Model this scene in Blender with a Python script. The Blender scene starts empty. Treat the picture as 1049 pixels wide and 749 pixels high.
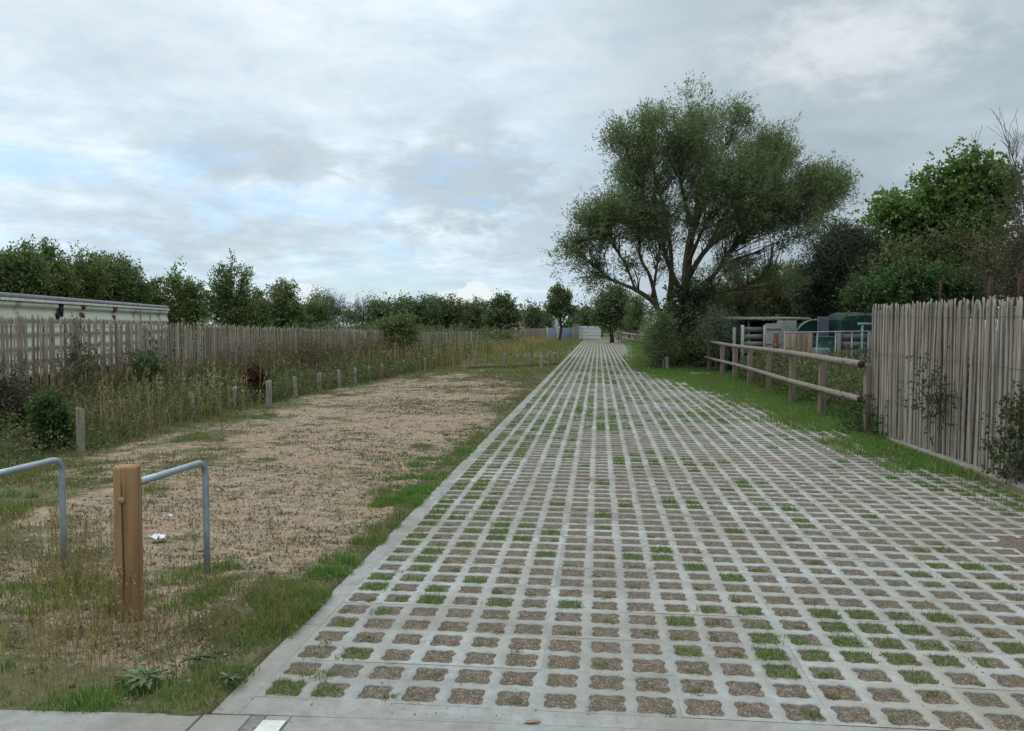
import bpy, math, random, bmesh
import numpy as np
R = math.radians
rng = np.random.default_rng(11)
random.seed(5)
scene = bpy.context.scene
COL = scene.collection

# ------------------------------------------------------------------ camera
F_PX, W_PX, H_PX = 838.0, 1049.0, 749.0
EYE = 1.59
YAW, PITCH = R(6.03), R(2.835)
cam_d = bpy.data.cameras.new('camera')
cam = bpy.data.objects.new('camera', cam_d)
COL.objects.link(cam)
cam.location = (0, 0, EYE)
cam.rotation_euler = (R(90) - PITCH, 0, YAW)
cam_d.sensor_width = 36.0
cam_d.lens = 36.0 * F_PX / W_PX
cam_d.clip_start = 0.05
cam_d.clip_end = 2000
scene.camera = cam

HX, HY = -math.sin(YAW), math.cos(YAW)
RX, RY = math.cos(YAW), math.sin(YAW)
CP, SP = math.cos(PITCH), math.sin(PITCH)


def ray(px, py):
    a = (px - W_PX / 2) / F_PX
    b = -(py - H_PX / 2) / F_PX
    h = CP + b * SP            # along heading
    return np.array([HX * h + RX * a, HY * h + RY * a, -SP + b * CP]), h


def at(px, py, z=0.0):
    """where the surveyed sight line meets the height z"""
    d, h = ray(px, py)
    t = (z - EYE) / d[2]
    return np.array([d[0] * t, d[1] * t, z])


def P(px, py, D):
    """the point of a sight line at distance D down the lane"""
    d, h = ray(px, py)
    t = D / h
    return np.array([d[0] * t, d[1] * t, EYE + d[2] * t])


# ------------------------------------------------------------------ mesh tools
class MB:
    def __init__(self):
        self.V, self.F, self.n = [], [], 0

    def add(self, v, *faces):
        v = np.asarray(v, dtype=np.float64).reshape(-1, 3)
        for f in faces:
            f = np.asarray(f, dtype=np.int64)
            if f.size:
                self.F.append(f + self.n)
        self.V.append(v)
        self.n += len(v)
        return self

    def box(self, c, s, rz=0.0, bevel=0.0, rx=0.0, ry=0.0):
        bm = bmesh.new()
        bmesh.ops.create_cube(bm, size=1.0)
        for v in bm.verts:
            v.co.x *= s[0]; v.co.y *= s[1]; v.co.z *= s[2]
        if bevel > 0:
            bmesh.ops.bevel(bm, geom=bm.edges[:], offset=bevel, segments=2, affect='EDGES', profile=0.6)
        bm.verts.index_update()
        v = np.array([q.co[:] for q in bm.verts])
        if rx:
            cc, ss = math.cos(rx), math.sin(rx)
            v = np.stack([v[:, 0], v[:, 1] * cc - v[:, 2] * ss, v[:, 1] * ss + v[:, 2] * cc], 1)
        if ry:
            cc, ss = math.cos(ry), math.sin(ry)
            v = np.stack([v[:, 0] * cc + v[:, 2] * ss, v[:, 1], -v[:, 0] * ss + v[:, 2] * cc], 1)
        cc, ss = math.cos(rz), math.sin(rz)
        v = np.stack([v[:, 0] * cc - v[:, 1] * ss, v[:, 0] * ss + v[:, 1] * cc, v[:, 2]], 1) + np.asarray(c)
        base = self.n
        self.V.append(v); self.n += len(v)
        for f in bm.faces:
            self.F.append(np.array([[q.index + base for q in f.verts]]))
        bm.free()
        return self

    def tube(self, pts, rad, sides=6, cap=True, rough=0.0):
        pts = np.asarray(pts, float)
        n = len(pts)
        rad = np.broadcast_to(np.asarray(rad, float), (n,))
        t = np.gradient(pts, axis=0)
        t /= np.linalg.norm(t, axis=1)[:, None] + 1e-9
        ref = np.array([1.0, 0.13, 0.07]) if abs(t[:, 2]).mean() > 0.6 else np.array([0.05, 0.1, 1.0])
        u = np.cross(t, ref); u /= np.linalg.norm(u, axis=1)[:, None] + 1e-9
        w = np.cross(t, u)
        a = np.linspace(0, 2 * math.pi, sides, endpoint=False)
        rr = rad[:, None] * (1 + rough * rng.normal(size=(n, sides))) if rough else np.repeat(rad[:, None], sides, 1)
        v = pts[:, None, :] + rr[..., None] * (np.cos(a)[None, :, None] * u[:, None, :] + np.sin(a)[None, :, None] * w[:, None, :])
        i = np.arange(n - 1)[:, None] * sides
        j = np.arange(sides)[None, :]
        jn = (j + 1) % sides
        q = np.stack([i + j, i + jn, i + sides + jn, i + sides + j], -1).reshape(-1, 4)
        fs = [q]
        if cap:
            fs.append(np.arange(sides)[None, ::-1])
            fs.append(np.arange(sides)[None, :] + (n - 1) * sides)
        return self.add(v.reshape(-1, 3), *fs)

    def mesh(self, name, mat, origin=(0, 0, 0), smooth=False):
        me = bpy.data.meshes.new(name)
        V = np.concatenate(self.V) - np.asarray(origin, float)
        me.vertices.add(len(V))
        me.vertices.foreach_set('co', V.astype(np.float32).ravel())
        idx = np.concatenate([f.ravel() for f in self.F])
        tot = np.concatenate([np.full(len(f), f.shape[1]) for f in self.F])
        start = np.concatenate([[0], np.cumsum(tot)[:-1]])
        me.loops.add(len(idx))
        me.loops.foreach_set('vertex_index', idx.astype(np.int32))
        me.polygons.add(len(tot))
        me.polygons.foreach_set('loop_start', start.astype(np.int32))
        if smooth:
            me.polygons.foreach_set('use_smooth', np.ones(len(tot), bool))
        me.update(calc_edges=True)
        if mat is not None:
            me.materials.append(mat)
        return me

    def build(self, name, mat, parent=None, origin=None, smooth=False):
        """one mesh object; a part takes its thing's base as origin"""
        if parent is not None:
            o_ = ROOT[parent.name]
            ob = bpy.data.objects.new(name, self.mesh(name, mat, o_, smooth))
            COL.objects.link(ob)
            ob.parent = parent
            ROOT[ob.name] = o_
        else:
            o_ = (0, 0, 0) if origin is None else origin
            ob = bpy.data.objects.new(name, self.mesh(name, mat, o_, smooth))
            COL.objects.link(ob)
            ob.location = o_
            ROOT[ob.name] = o_
        return ob


ROOT = {}


def tag(o, label=None, cat=None, group=None, kind=None):
    if label: o['label'] = label
    if cat: o['category'] = cat
    if group: o['group'] = group
    if kind: o['kind'] = kind
    return o


def thing(name, loc, label, cat, group=None):
    o = bpy.data.objects.new(name, None)
    COL.objects.link(o)
    o.empty_display_size = 0.2
    o.location = loc
    ROOT[o.name] = tuple(loc)
    return tag(o, label, cat, group)


def vnoise(x, y, seed=0):
    """smooth value noise in [0, 1]"""
    x = np.asarray(x, float); y = np.asarray(y, float)
    xi, yi = np.floor(x).astype(np.int64), np.floor(y).astype(np.int64)
    fx, fy = x - xi, y - yi
    fx = fx * fx * (3 - 2 * fx); fy = fy * fy * (3 - 2 * fy)

    def h(a, b):
        n = (a * 374761393 + b * 668265263 + seed * 974634777) & 0x7fffffff
        n = ((n ^ (n >> 13)) * 1274126177) & 0x7fffffff
        return ((n ^ (n >> 16)) & 0xffff) / 65535.0
    return (h(xi, yi) * (1 - fx) + h(xi + 1, yi) * fx) * (1 - fy) + (h(xi, yi + 1) * (1 - fx) + h(xi + 1, yi + 1) * fx) * fy


def fbm(x, y, s=1.0, oct=4, seed=0):
    r, a, t = 0, 1.0, 0
    for k in range(oct):
        r = r + a * vnoise(np.asarray(x) * s + 17.3 * k, np.asarray(y) * s - 9.1 * k, seed + k)
        t += a; a *= 0.5; s *= 2.03
    return r / t


def sst(x, a, b):
    t = np.clip((np.asarray(x, float) - a) / (b - a), 0, 1)
    return t * t * (3 - 2 * t)


# ------------------------------------------------------------------ materials
class NT:
    def __init__(self, tree):
        self.t = tree; self.n = tree.nodes; self.l = tree.links

    def new(self, typ, **kw):
        n = self.n.new(typ)
        for k, v in kw.items():
            setattr(n, k, v)
        return n

    def put(self, sock, val):
        if isinstance(val, bpy.types.NodeSocket):
            self.l.new(val, sock)
        elif val is not None:
            if hasattr(sock.default_value, '__len__') and not hasattr(val, '__len__'):
                val = (val,) * len(sock.default_value)
            if hasattr(sock.default_value, '__len__') and len(sock.default_value) == 4 and len(val) == 3:
                val = (*val, 1)
            sock.default_value = val

    def m(self, op, a, b=None, c=None, clamp=False):
        n = self.new('ShaderNodeMath', operation=op, use_clamp=clamp)
        self.put(n.inputs[0], a)
        if b is not None: self.put(n.inputs[1], b)
        if c is not None: self.put(n.inputs[2], c)
        return n.outputs[0]

    def ss(self, x, a, b):
        n = self.new('ShaderNodeMapRange', interpolation_type='SMOOTHSTEP')
        self.put(n.inputs[0], x); self.put(n.inputs[1], a); self.put(n.inputs[2], b)
        return n.outputs[0]

    def mix(self, f, a, b, blend='MIX'):
        n = self.new('ShaderNodeMix', data_type='RGBA', blend_type=blend)
        self.put(n.inputs[0], f); self.put(n.inputs[6], a); self.put(n.inputs[7], b)
        return n.outputs[2]

    def ramp(self, f, stops):
        if len(stops) == 1: stops = [(0.0, stops[0][1]), (1.0, stops[0][1])]
        n = self.new('ShaderNodeValToRGB')
        el = n.color_ramp.elements
        while len(el) < len(stops): el.new(0.5)
        for e, (p, c) in zip(el, stops):
            e.position = p; e.color = (*c, 1)
        self.put(n.inputs[0], f)
        return n.outputs[0]

    def noise(self, vec, scale, detail=4, rough=0.55, dist=0.0):
        n = self.new('ShaderNodeTexNoise')
        if vec is not None: self.l.new(vec, n.inputs['Vector'])
        n.inputs['Scale'].default_value = scale
        n.inputs['Detail'].default_value = detail
        n.inputs['Roughness'].default_value = rough
        n.inputs['Distortion'].default_value = dist
        return n.outputs[0]

    def scalev(self, vec, s):
        n = self.new('ShaderNodeVectorMath', operation='MULTIPLY')
        self.l.new(vec, n.inputs[0]); n.inputs[1].default_value = s
        return n.outputs[0]


def material(name):
    m = bpy.data.materials.new(name)
    m.use_nodes = True
    nt = NT(m.node_tree)
    nt.n.clear()
    out = nt.new('ShaderNodeOutputMaterial')
    bs = nt.new('ShaderNodeBsdfPrincipled')
    nt.l.new(bs.outputs[0], out.inputs[0])
    bs.inputs['Roughness'].default_value = 0.85
    bs.inputs['Specular IOR Level'].default_value = 0.25
    geo = nt.new('ShaderNodeNewGeometry')
    return m, nt, bs, geo, out


def bump(nt, bs, h, strength, dist):
    b = nt.new('ShaderNodeBump')
    b.inputs['Strength'].default_value = strength
    b.inputs['Distance'].default_value = dist
    nt.l.new(h, b.inputs['Height'])
    nt.l.new(b.outputs[0], bs.inputs['Normal'])


def foliage(name, cols, alt=None, alt_scale=0.9, trans=0.3, rough=0.55, amount=0.7):
    m, nt, bs, geo, out = material(name)
    k = len(cols)
    c = nt.ramp(geo.outputs['Random Per Island'], [(i / max(1, k - 1), q) for i, q in enumerate(cols)])
    if alt is not None:
        n = nt.noise(geo.outputs['Position'], alt_scale, 3)
        f = nt.m('MULTIPLY', nt.ss(n, 0.45, 0.62), amount)
        c = nt.mix(f, c, alt)
    nt.l.new(c, bs.inputs['Base Color'])
    bs.inputs['Roughness'].default_value = rough
    bs.inputs['Specular IOR Level'].default_value = 0.3
    tr = nt.new('ShaderNodeBsdfTranslucent')
    nt.l.new(nt.mix(1.0, c, (1.25, 1.3, 0.7), 'MULTIPLY'), tr.inputs[0])
    mx = nt.new('ShaderNodeMixShader')
    mx.inputs[0].default_value = trans
    nt.l.new(bs.outputs[0], mx.inputs[1]); nt.l.new(tr.outputs[0], mx.inputs[2])
    nt.l.new(mx.outputs[0], out.inputs[0])
    return m


def wood(name, cols, grain=(30, 30, 2.0), dark=(0.35, 0.33, 0.3), b=0.5, streak=0.6, rough=0.85):
    m, nt, bs, geo, out = material(name)
    c = nt.ramp(geo.outputs['Random Per Island'], [(i / max(1, len(cols) - 1), q) for i, q in enumerate(cols)])
    tc = nt.new('ShaderNodeTexCoord')
    v = nt.scalev(tc.outputs['Object'], grain)
    n = nt.noise(v, 1.0, 6, 0.65, 0.4)
    f = nt.m('MULTIPLY', nt.ss(n, 0.45, 0.72), streak)
    c = nt.mix(f, c, dark, 'MULTIPLY')
    nk = nt.noise(nt.scalev(tc.outputs['Object'], (grain[0] * 2.6, grain[1] * 2.6, grain[2] * 0.7)), 1.0, 3, 0.5, 0.2)
    c = nt.mix(nt.m('MULTIPLY', nt.ss(nk, 0.60, 0.69), 0.85), c, (0.22, 0.2, 0.18), 'MULTIPLY')
    n2 = nt.noise(geo.outputs['Position'], 2.3, 3)
    c = nt.mix(nt.m('MULTIPLY', nt.ss(n2, 0.4, 0.7), 0.35), c, (0.55, 0.56, 0.5), 'MULTIPLY')
    nt.l.new(c, bs.inputs['Base Color'])
    bs.inputs['Roughness'].default_value = rough
    bump(nt, bs, nt.m('SUBTRACT', n, nt.ss(nk, 0.62, 0.72)), b, 0.01)
    return m


def plain(name, col, rough=0.6, metal=0.0, var=0.25, scale=6.0, stain=None, stain_scale=1.5, spec=0.3, bmp=0.0):
    m, nt, bs, geo, out = material(name)
    tc = nt.new('ShaderNodeTexCoord')
    n = nt.noise(tc.outputs['Object'], scale, 5)
    c = nt.mix(nt.ss(n, 0.3, 0.7), tuple(q * (1 - var) for q in col), tuple(min(1, q * (1 + var)) for q in col))
    if stain:
        n2 = nt.noise(tc.outputs['Object'], stain_scale, 6, 0.65)
        c = nt.mix(nt.ss(n2, 0.56, 0.66), c, stain)
    nt.l.new(c, bs.inputs['Base Color'])
    bs.inputs['Roughness'].default_value = rough
    bs.inputs['Metallic'].default_value = metal
    bs.inputs['Specular IOR Level'].default_value = spec
    if bmp:
        bump(nt, bs, n, bmp, 0.01)
    return m


M = {}
M['pale_grey'] = wood('weathered_pale', [(0.235, 0.207, 0.168), (0.29, 0.256, 0.21), (0.17, 0.149, 0.12), (0.335, 0.303, 0.257), (0.21, 0.18, 0.142)])
M['pale_brown'] = wood('weathered_pale_left', [(0.285, 0.232, 0.178), (0.38, 0.318, 0.25), (0.205, 0.165, 0.123), (0.43, 0.37, 0.30), (0.26, 0.207, 0.157)])
M['pale_white'] = wood('whitened_pale', [(0.50, 0.49, 0.47), (0.40, 0.38, 0.35), (0.56, 0.55, 0.53)], streak=0.4)
M['post_new'] = wood('oiled_post', [(0.30, 0.178, 0.082)], grain=(22, 22, 1.6), dark=(0.5, 0.42, 0.36), streak=0.75, b=0.35)
M['stake'] = wood('grey_stake', [(0.22, 0.18, 0.14), (0.31, 0.28, 0.24), (0.17, 0.13, 0.10)])
M['rail'] = wood('round_rail', [(0.225, 0.20, 0.165), (0.19, 0.165, 0.135)], grain=(30, 3, 30))
M['rail_end'] = plain('rail_end_grain', (0.055, 0.038, 0.028), 0.9, var=0.4, scale=30)
M['bark'] = wood('bark', [(0.095, 0.075, 0.052)], grain=(9, 9, 2.5), b=0.9, dark=(0.4, 0.4, 0.36))
M['bark_dark'] = wood('bark_dark', [(0.055, 0.045, 0.035)], grain=(9, 9, 3), b=0.8)
M['twig'] = plain('grey_twig', (0.105, 0.095, 0.078), 0.9)
M['wire'] = plain('rusty_wire', (0.10, 0.075, 0.06), 0.6, 0.4)
M['galv'] = plain('galvanised_steel', (0.32, 0.37, 0.41), 0.45, 0.6, var=0.14, scale=14, spec=0.5)
M['willow'] = foliage('willow_leaf', [(0.060, 0.094, 0.040), (0.100, 0.140, 0.064), (0.155, 0.200, 0.100), (0.24, 0.285, 0.175)], (0.105, 0.135, 0.052), 0.35, 0.30, amount=0.5)
M['hedge'] = foliage('hedgerow_leaf', [(0.060, 0.100, 0.034), (0.100, 0.150, 0.054), (0.155, 0.215, 0.082)], (0.150, 0.172, 0.058), 0.4, 0.25)
M['hedge_far'] = foliage('dark_hedge_leaf', [(0.052, 0.086, 0.036), (0.085, 0.126, 0.054), (0.126, 0.175, 0.074)], (0.110, 0.13, 0.052), 0.3, 0.2)
M['grey_green'] = foliage('grey_green_leaf', [(0.070, 0.10, 0.062), (0.11, 0.145, 0.095), (0.155, 0.19, 0.13)], (0.09, 0.11, 0.05), 0.7, 0.3)
M['bright'] = foliage('bright_leaf', [(0.080, 0.15, 0.034), (0.12, 0.20, 0.050), (0.17, 0.26, 0.075), (0.055, 0.10, 0.026)], (0.075, 0.12, 0.034), 0.6, 0.35, 0.45)
M['conifer'] = foliage('conifer_needle', [(0.020, 0.034, 0.018), (0.032, 0.050, 0.026), (0.050, 0.070, 0.036)], None, trans=0.1)
M['olive'] = foliage('olive_leaf', [(0.065, 0.080, 0.030), (0.10, 0.115, 0.045), (0.14, 0.15, 0.06)], (0.075, 0.062, 0.032), 0.5, 0.3)
M['brownleaf'] = foliage('browned_leaf', [(0.085, 0.062, 0.036), (0.11, 0.085, 0.05), (0.06, 0.06, 0.028), (0.075, 0.055, 0.035)], (0.055, 0.065, 0.03), 0.8, 0.25)
M['bush'] = foliage('bush_leaf', [(0.030, 0.062, 0.018), (0.045, 0.090, 0.026), (0.075, 0.13, 0.04)], None, trans=0.3)
M['ivy'] = foliage('ivy_leaf', [(0.036, 0.060, 0.028), (0.058, 0.088, 0.040), (0.11, 0.14, 0.08)], None, trans=0.15, rough=0.4)
M['bramble'] = foliage('bramble_leaf', [(0.035, 0.055, 0.02), (0.055, 0.080, 0.03), (0.085, 0.105, 0.045)], (0.09, 0.075, 0.035), 1.2, 0.3)
M['weed'] = foliage('weed_leaf', [(0.045, 0.080, 0.026), (0.07, 0.115, 0.038), (0.105, 0.14, 0.055), (0.13, 0.125, 0.065)], (0.125, 0.098, 0.06), 0.55, 0.3, amount=0.75)
M['dock'] = foliage('dock_seed', [(0.055, 0.020, 0.014), (0.085, 0.032, 0.020), (0.040, 0.018, 0.013)], None, trans=0.15)
M['straw'] = foliage('dry_stalk', [(0.31, 0.25, 0.12), (0.40, 0.32, 0.165), (0.23, 0.20, 0.09), (0.27, 0.185, 0.10)], (0.16, 0.155, 0.07), 0.8, 0.25)
M['grass'] = foliage('field_grass', [(0.060, 0.095, 0.022), (0.085, 0.135, 0.032), (0.12, 0.165, 0.045), (0.18, 0.175, 0.07), (0.26, 0.215, 0.11)], (0.20, 0.165, 0.075), 0.7, 0.3, amount=0.65)
M['lush'] = foliage('lush_grass', [(0.062, 0.135, 0.026), (0.092, 0.185, 0.036), (0.130, 0.235, 0.052), (0.19, 0.24, 0.082)], (0.14, 0.165, 0.058), 0.9, 0.3, amount=0.6)
M['thistle'] = foliage('thistle_leaf', [(0.10, 0.145, 0.07), (0.125, 0.17, 0.085), (0.08, 0.12, 0.055)], None, trans=0.2)
M['flower'] = foliage('pale_flower', [(0.6, 0.56, 0.5), (0.5, 0.42, 0.4)], None, trans=0.2)
M['grey_dark'] = foliage('elder_leaf', [(0.030, 0.042, 0.024), (0.048, 0.062, 0.036), (0.075, 0.09, 0.058)], (0.04, 0.048, 0.022), 0.6, 0.25)
M['olive_dark'] = foliage('dark_olive_leaf', [(0.05, 0.066, 0.024), (0.075, 0.095, 0.034), (0.11, 0.125, 0.048)], (0.06, 0.05, 0.026), 0.5, 0.25)  # a darker set of the olive leaf colours
M['bramble_dark'] = foliage('dark_bramble_leaf', [(0.030, 0.034, 0.016), (0.045, 0.05, 0.022), (0.07, 0.06, 0.032)], (0.06, 0.042, 0.024), 1.0, 0.2)
M['brown_stem'] = foliage('brown_dry_stem', [(0.15, 0.10, 0.065), (0.20, 0.14, 0.09), (0.11, 0.075, 0.05), (0.17, 0.14, 0.08)], (0.12, 0.11, 0.06), 0.7, 0.2)
scene.cycles.max_bounces = 6
scene.cycles.diffuse_bounces = 3
scene.cycles.glossy_bounces = 2
scene.cycles.transmission_bounces = 3
scene.cycles.caustics_reflective = False
scene.cycles.caustics_refractive = False
M['dry_tuft'] = foliage('dry_tuft', [(0.070, 0.078, 0.032), (0.105, 0.10, 0.045), (0.145, 0.12, 0.065), (0.09, 0.066, 0.042)], (0.07, 0.085, 0.03), 1.2, 0.2)
M['sallow'] = foliage('sallow_leaf', [(0.085, 0.125, 0.055), (0.125, 0.175, 0.080), (0.18, 0.235, 0.115), (0.24, 0.28, 0.16)], (0.12, 0.135, 0.05), 0.8, 0.35)
M['brown_weed'] = foliage('brown_weed_leaf', [(0.075, 0.062, 0.036), (0.11, 0.085, 0.05), (0.145, 0.105, 0.062), (0.07, 0.08, 0.035)], (0.085, 0.09, 0.04), 0.7, 0.25)
M['pebble'] = plain('pebble', (0.24, 0.21, 0.18), 0.85)
_nt = NT(M['pebble'].node_tree); _b = [n for n in _nt.n if n.type == 'BSDF_PRINCIPLED'][0]; _g = [n for n in _nt.n if n.type == 'NEW_GEOMETRY'][0]
_nt.l.new(_nt.ramp(_g.outputs['Random Per Island'], [(0, (0.13, 0.105, 0.08)), (0.45, (0.24, 0.19, 0.145)), (0.8, (0.31, 0.285, 0.25)), (1, (0.20, 0.205, 0.205))]), _b.inputs['Base Color'])

# ------------------------------------------------------------------ sky and sun
world = bpy.data.worlds.new('World')
scene.world = world
world.use_nodes = True
nt = NT(world.node_tree)
nt.n.clear()
SUN_AZ, SUN_EL = R(-62), R(48)          # clockwise from the lane's far end, above the horizon
out = nt.new('ShaderNodeOutputWorld')
sky = nt.new('ShaderNodeTexSky', sky_type='NISHITA')
sky.sun_disc = False
sky.sun_elevation = SUN_EL
sky.sun_rotation = SUN_AZ
sky.air_density = 1.2
sky.dust_density = 0.3
bg_sky = nt.new('ShaderNodeBackground')
nt.l.new(nt.mix(1.0, sky.outputs[0], (0.72, 0.96, 1.22), 'MULTIPLY'), bg_sky.inputs[0])
bg_sky.inputs[1].default_value = 0.12
tc = nt.new('ShaderNodeTexCoord')
sep = nt.new('ShaderNodeSeparateXYZ')
nt.l.new(tc.outputs['Generated'], sep.inputs[0])
X, Y, Z = sep.outputs
az = nt.m('MULTIPLY', nt.m('ARCTAN2', X, Y), 57.2958)
el = nt.m('MULTIPLY', nt.m('ARCSINE', Z), 57.2958)
zz = nt.m('ADD', nt.m('MAXIMUM', Z, 0.0), 0.16)
cmb = nt.new('ShaderNodeCombineXYZ')
nt.put(cmb.inputs[0], nt.m('DIVIDE', X, zz)); nt.put(cmb.inputs[1], nt.m('DIVIDE', Y, zz)); nt.put(cmb.inputs[2], nt.m('MULTIPLY', Z, 3.0))
Pv = cmb.outputs[0]
nA = nt.noise(Pv, 0.75, 7, 0.55, 0.25)
nB = nt.noise(Pv, 1.9, 8, 0.6, 0.3)
nC = nt.noise(Pv, 5.0, 7, 0.62, 0.2)
cmb2 = nt.new('ShaderNodeCombineXYZ')
nt.put(cmb2.inputs[0], nt.m('MULTIPLY', az, 0.16)); nt.put(cmb2.inputs[1], nt.m('MULTIPLY', el, 0.32))
nD = nt.noise(cmb2.outputs[0], 1.0, 7, 0.6, 0.35)      # puffs near the horizon
nE = nt.noise(cmb2.outputs[0], 2.6, 7, 0.6, 0.2)


def blob(a0, e0, ra, re_, soft=0.5, jag=1.15, n=None):
    """a cloud about one direction of the sky, with a ragged edge"""
    u = nt.m('DIVIDE', nt.m('SUBTRACT', az, a0), ra)
    v = nt.m('DIVIDE', nt.m('SUBTRACT', el, e0), re_)
    r = nt.m('SQRT', nt.m('ADD', nt.m('MULTIPLY', u, u), nt.m('MULTIPLY', v, v)))
    r = nt.m('ADD', r, nt.m('MULTIPLY', nt.m('SUBTRACT', nE if n is None else n, 0.5), jag * 2))
    return nt.ss(r, 1.0 + soft, 1.0 - soft)


# the broad light sheet of cloud and its darker mass to the right
azn = nt.m('ADD', az, nt.m('MULTIPLY', nt.m('SUBTRACT', nB, 0.5), 14.0))
azn = nt.m('ADD', azn, nt.m('MULTIPLY', nt.m('SUBTRACT', el, 12.0), 0.10))
dark = nt.m('MULTIPLY', nt.ss(azn, -9.0, 9.0), nt.m('SUBTRACT', 1.0, nt.ss(azn, 60.0, 120.0)))
light_c = nt.ramp(nt.m('ADD', nt.m('MULTIPLY', nB, 0.6), nt.m('MULTIPLY', nC, 0.4)),
                  [(0.34, (0.49, 0.62, 0.735)), (0.48, (0.61, 0.735, 0.84)), (0.62, (0.79, 0.885, 0.955))])
dark_c = nt.ramp(nt.m('ADD', nt.m('MULTIPLY', nA, 0.5), nt.m('MULTIPLY', nB, 0.5)),
                 [(0.36, (0.33, 0.405, 0.46)), (0.50, (0.41, 0.49, 0.545)), (0.64, (0.53, 0.605, 0.655))])
cloud = nt.mix(dark, light_c, dark_c)
grey = (0.425, 0.505, 0.565)
for a0, e0, ra, re_, f in ((-9.6, 9.6, 6.0, 2.8, 0.7), (-24.5, 11.0, 5.0, 1.6, 0.55), (-20.5, 10.8, 2.0, 1.9, .45), (-8.6, 13.8, 2.0, 1.5, 0.5), (-20.5, 5.6, 9, 1.3, 0.35),
                           (-29, 5.0, 6, 2.4, 0.35), (-2.5, 6.6, 5.5, 2.6, 0.5), (-13.0, 2.9, 4.6, 1.0, 0.35), (-18, 2.4, 3.0, 0.8, 0.35)):
    cloud = nt.mix(nt.m('MULTIPLY', blob(a0, e0, ra, re_), f), cloud, grey)
for a0, e0, ra, re_, f in ((-9.0, 1.9, 2.0, 0.75, 0.9), (-8.5, 2.5, 0.8, 0.55, 0.9), (-11.3, 1.6, 1.2, 0.5, 0.55), (-20.3, 2.1, 1.3, 0.8, 0.8),
                           (16.0, 17.2, 5.0, 2.0, 0.6), (-3.5, 18.5, 4.0, 1.2, 0.35), (-33, 19, 12, 5, 0.35), (-17, 16.5, 9, 3.5, 0.25)):
    cloud = nt.mix(nt.m('MULTIPLY', blob(a0, e0, ra, re_, 0.14 if re_ < 1 else 0.85, 1.0 if re_ < 1 else 1.3), f), cloud, (0.82, 0.85, 0.87))
# gaps where the blue shows
gap = nt.m('MULTIPLY', nt.ss(nD, 0.50, 0.68), nt.m('MULTIPLY', nt.ss(el, 15.0, 8.0), nt.ss(az, 4.0, -8.0)))
gap = nt.m('MAXIMUM', gap, nt.m('MULTIPLY', blob(-37, 9.5, 5, 1.0), 0.8))
gap = nt.m('MAXIMUM', gap, nt.m('MULTIPLY', blob(-19, 8.2, 6, 1.1), 0.7))
gap = nt.m('MAXIMUM', gap, nt.m('MULTIPLY', blob(-15, 3.0, 5, 1.2), 0.75))
gap = nt.m('MULTIPLY', gap, 0.42)
# overcast is brighter overhead, out of the frame
cloud = nt.mix(nt.ss(el, 24.0, 62.0), cloud, (1.42, 1.52, 1.58))
cloud = nt.mix(nt.ss(el, 0.0, -3.0), cloud, (0.16, 0.16, 0.14))
bg_c = nt.new('ShaderNodeBackground')
nt.l.new(cloud, bg_c.inputs[0])
bg_c.inputs[1].default_value = 1.0
mx = nt.new('ShaderNodeMixShader')
nt.put(mx.inputs[0], gap)
nt.l.new(bg_c.outputs[0], mx.inputs[1]); nt.l.new(bg_sky.outputs[0], mx.inputs[2])
nt.l.new(mx.outputs[0], out.inputs[0])

sun_d = bpy.data.lights.new('sun', 'SUN')
sun_d.energy = 1.1
sun_d.angle = R(22)
sun_d.color = (1.0, 0.965, 0.91)
sun = bpy.data.objects.new('sun', sun_d)
COL.objects.link(sun)
sun.location = (-30, 20, 50)
sun.rotation_euler = (R(90) - SUN_EL, 0, R(180) - SUN_AZ)
scene.view_settings.view_transform = 'Standard'
scene.view_settings.look = 'None'
scene.view_settings.exposure = 0.14
scene.view_settings.gamma = 1.0
scene.view_settings.use_curve_mapping = False

# ------------------------------------------------------------------ ground
KERB_X = -1.572                       # outer edge of the lane's left kerb
Q0 = at(292.6, 705.4)                 # centre of the first cell of the lane
X0, Y0 = Q0[0], Q0[1] + 0.012


def front(x):
    """the pavement's edge runs a little askew to the lane"""
    return 3.215 + 0.058 * np.asarray(x, float)

LANE_END = 84.0


def lane_right(y):
    return np.interp(y, [3, 8, 9.2, 10.2, 11.2, 12.6, 15, 19, 23.4, 27, 31, 35, 42, 51, 82], [3.95, 3.9, 3.72, 3.6, 3.5, 3.4, 3.15, 3.0, 2.3, 1.75, 1.6, 1.55, 2.0, 2.5, 2.8])


def in_lane(x, y):
    return (x > KERB_X - 0.004) & (x < 3.98) & (y < LANE_END)


def gz(x, y):
    x = np.asarray(x, float); y = np.asarray(y, float)
    b = 0.05 * (fbm(x, y, 0.5, 3, 3) - 0.5) + 0.035 * (fbm(x, y, 2.2, 3, 8) - 0.5)
    d = np.clip((KERB_X - x) / 0.9, 0, 1)
    d = np.where(x > 3.9, np.clip((x - 3.9) / 0.8, 0, 1), d)
    return b * d + 0.004


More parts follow.
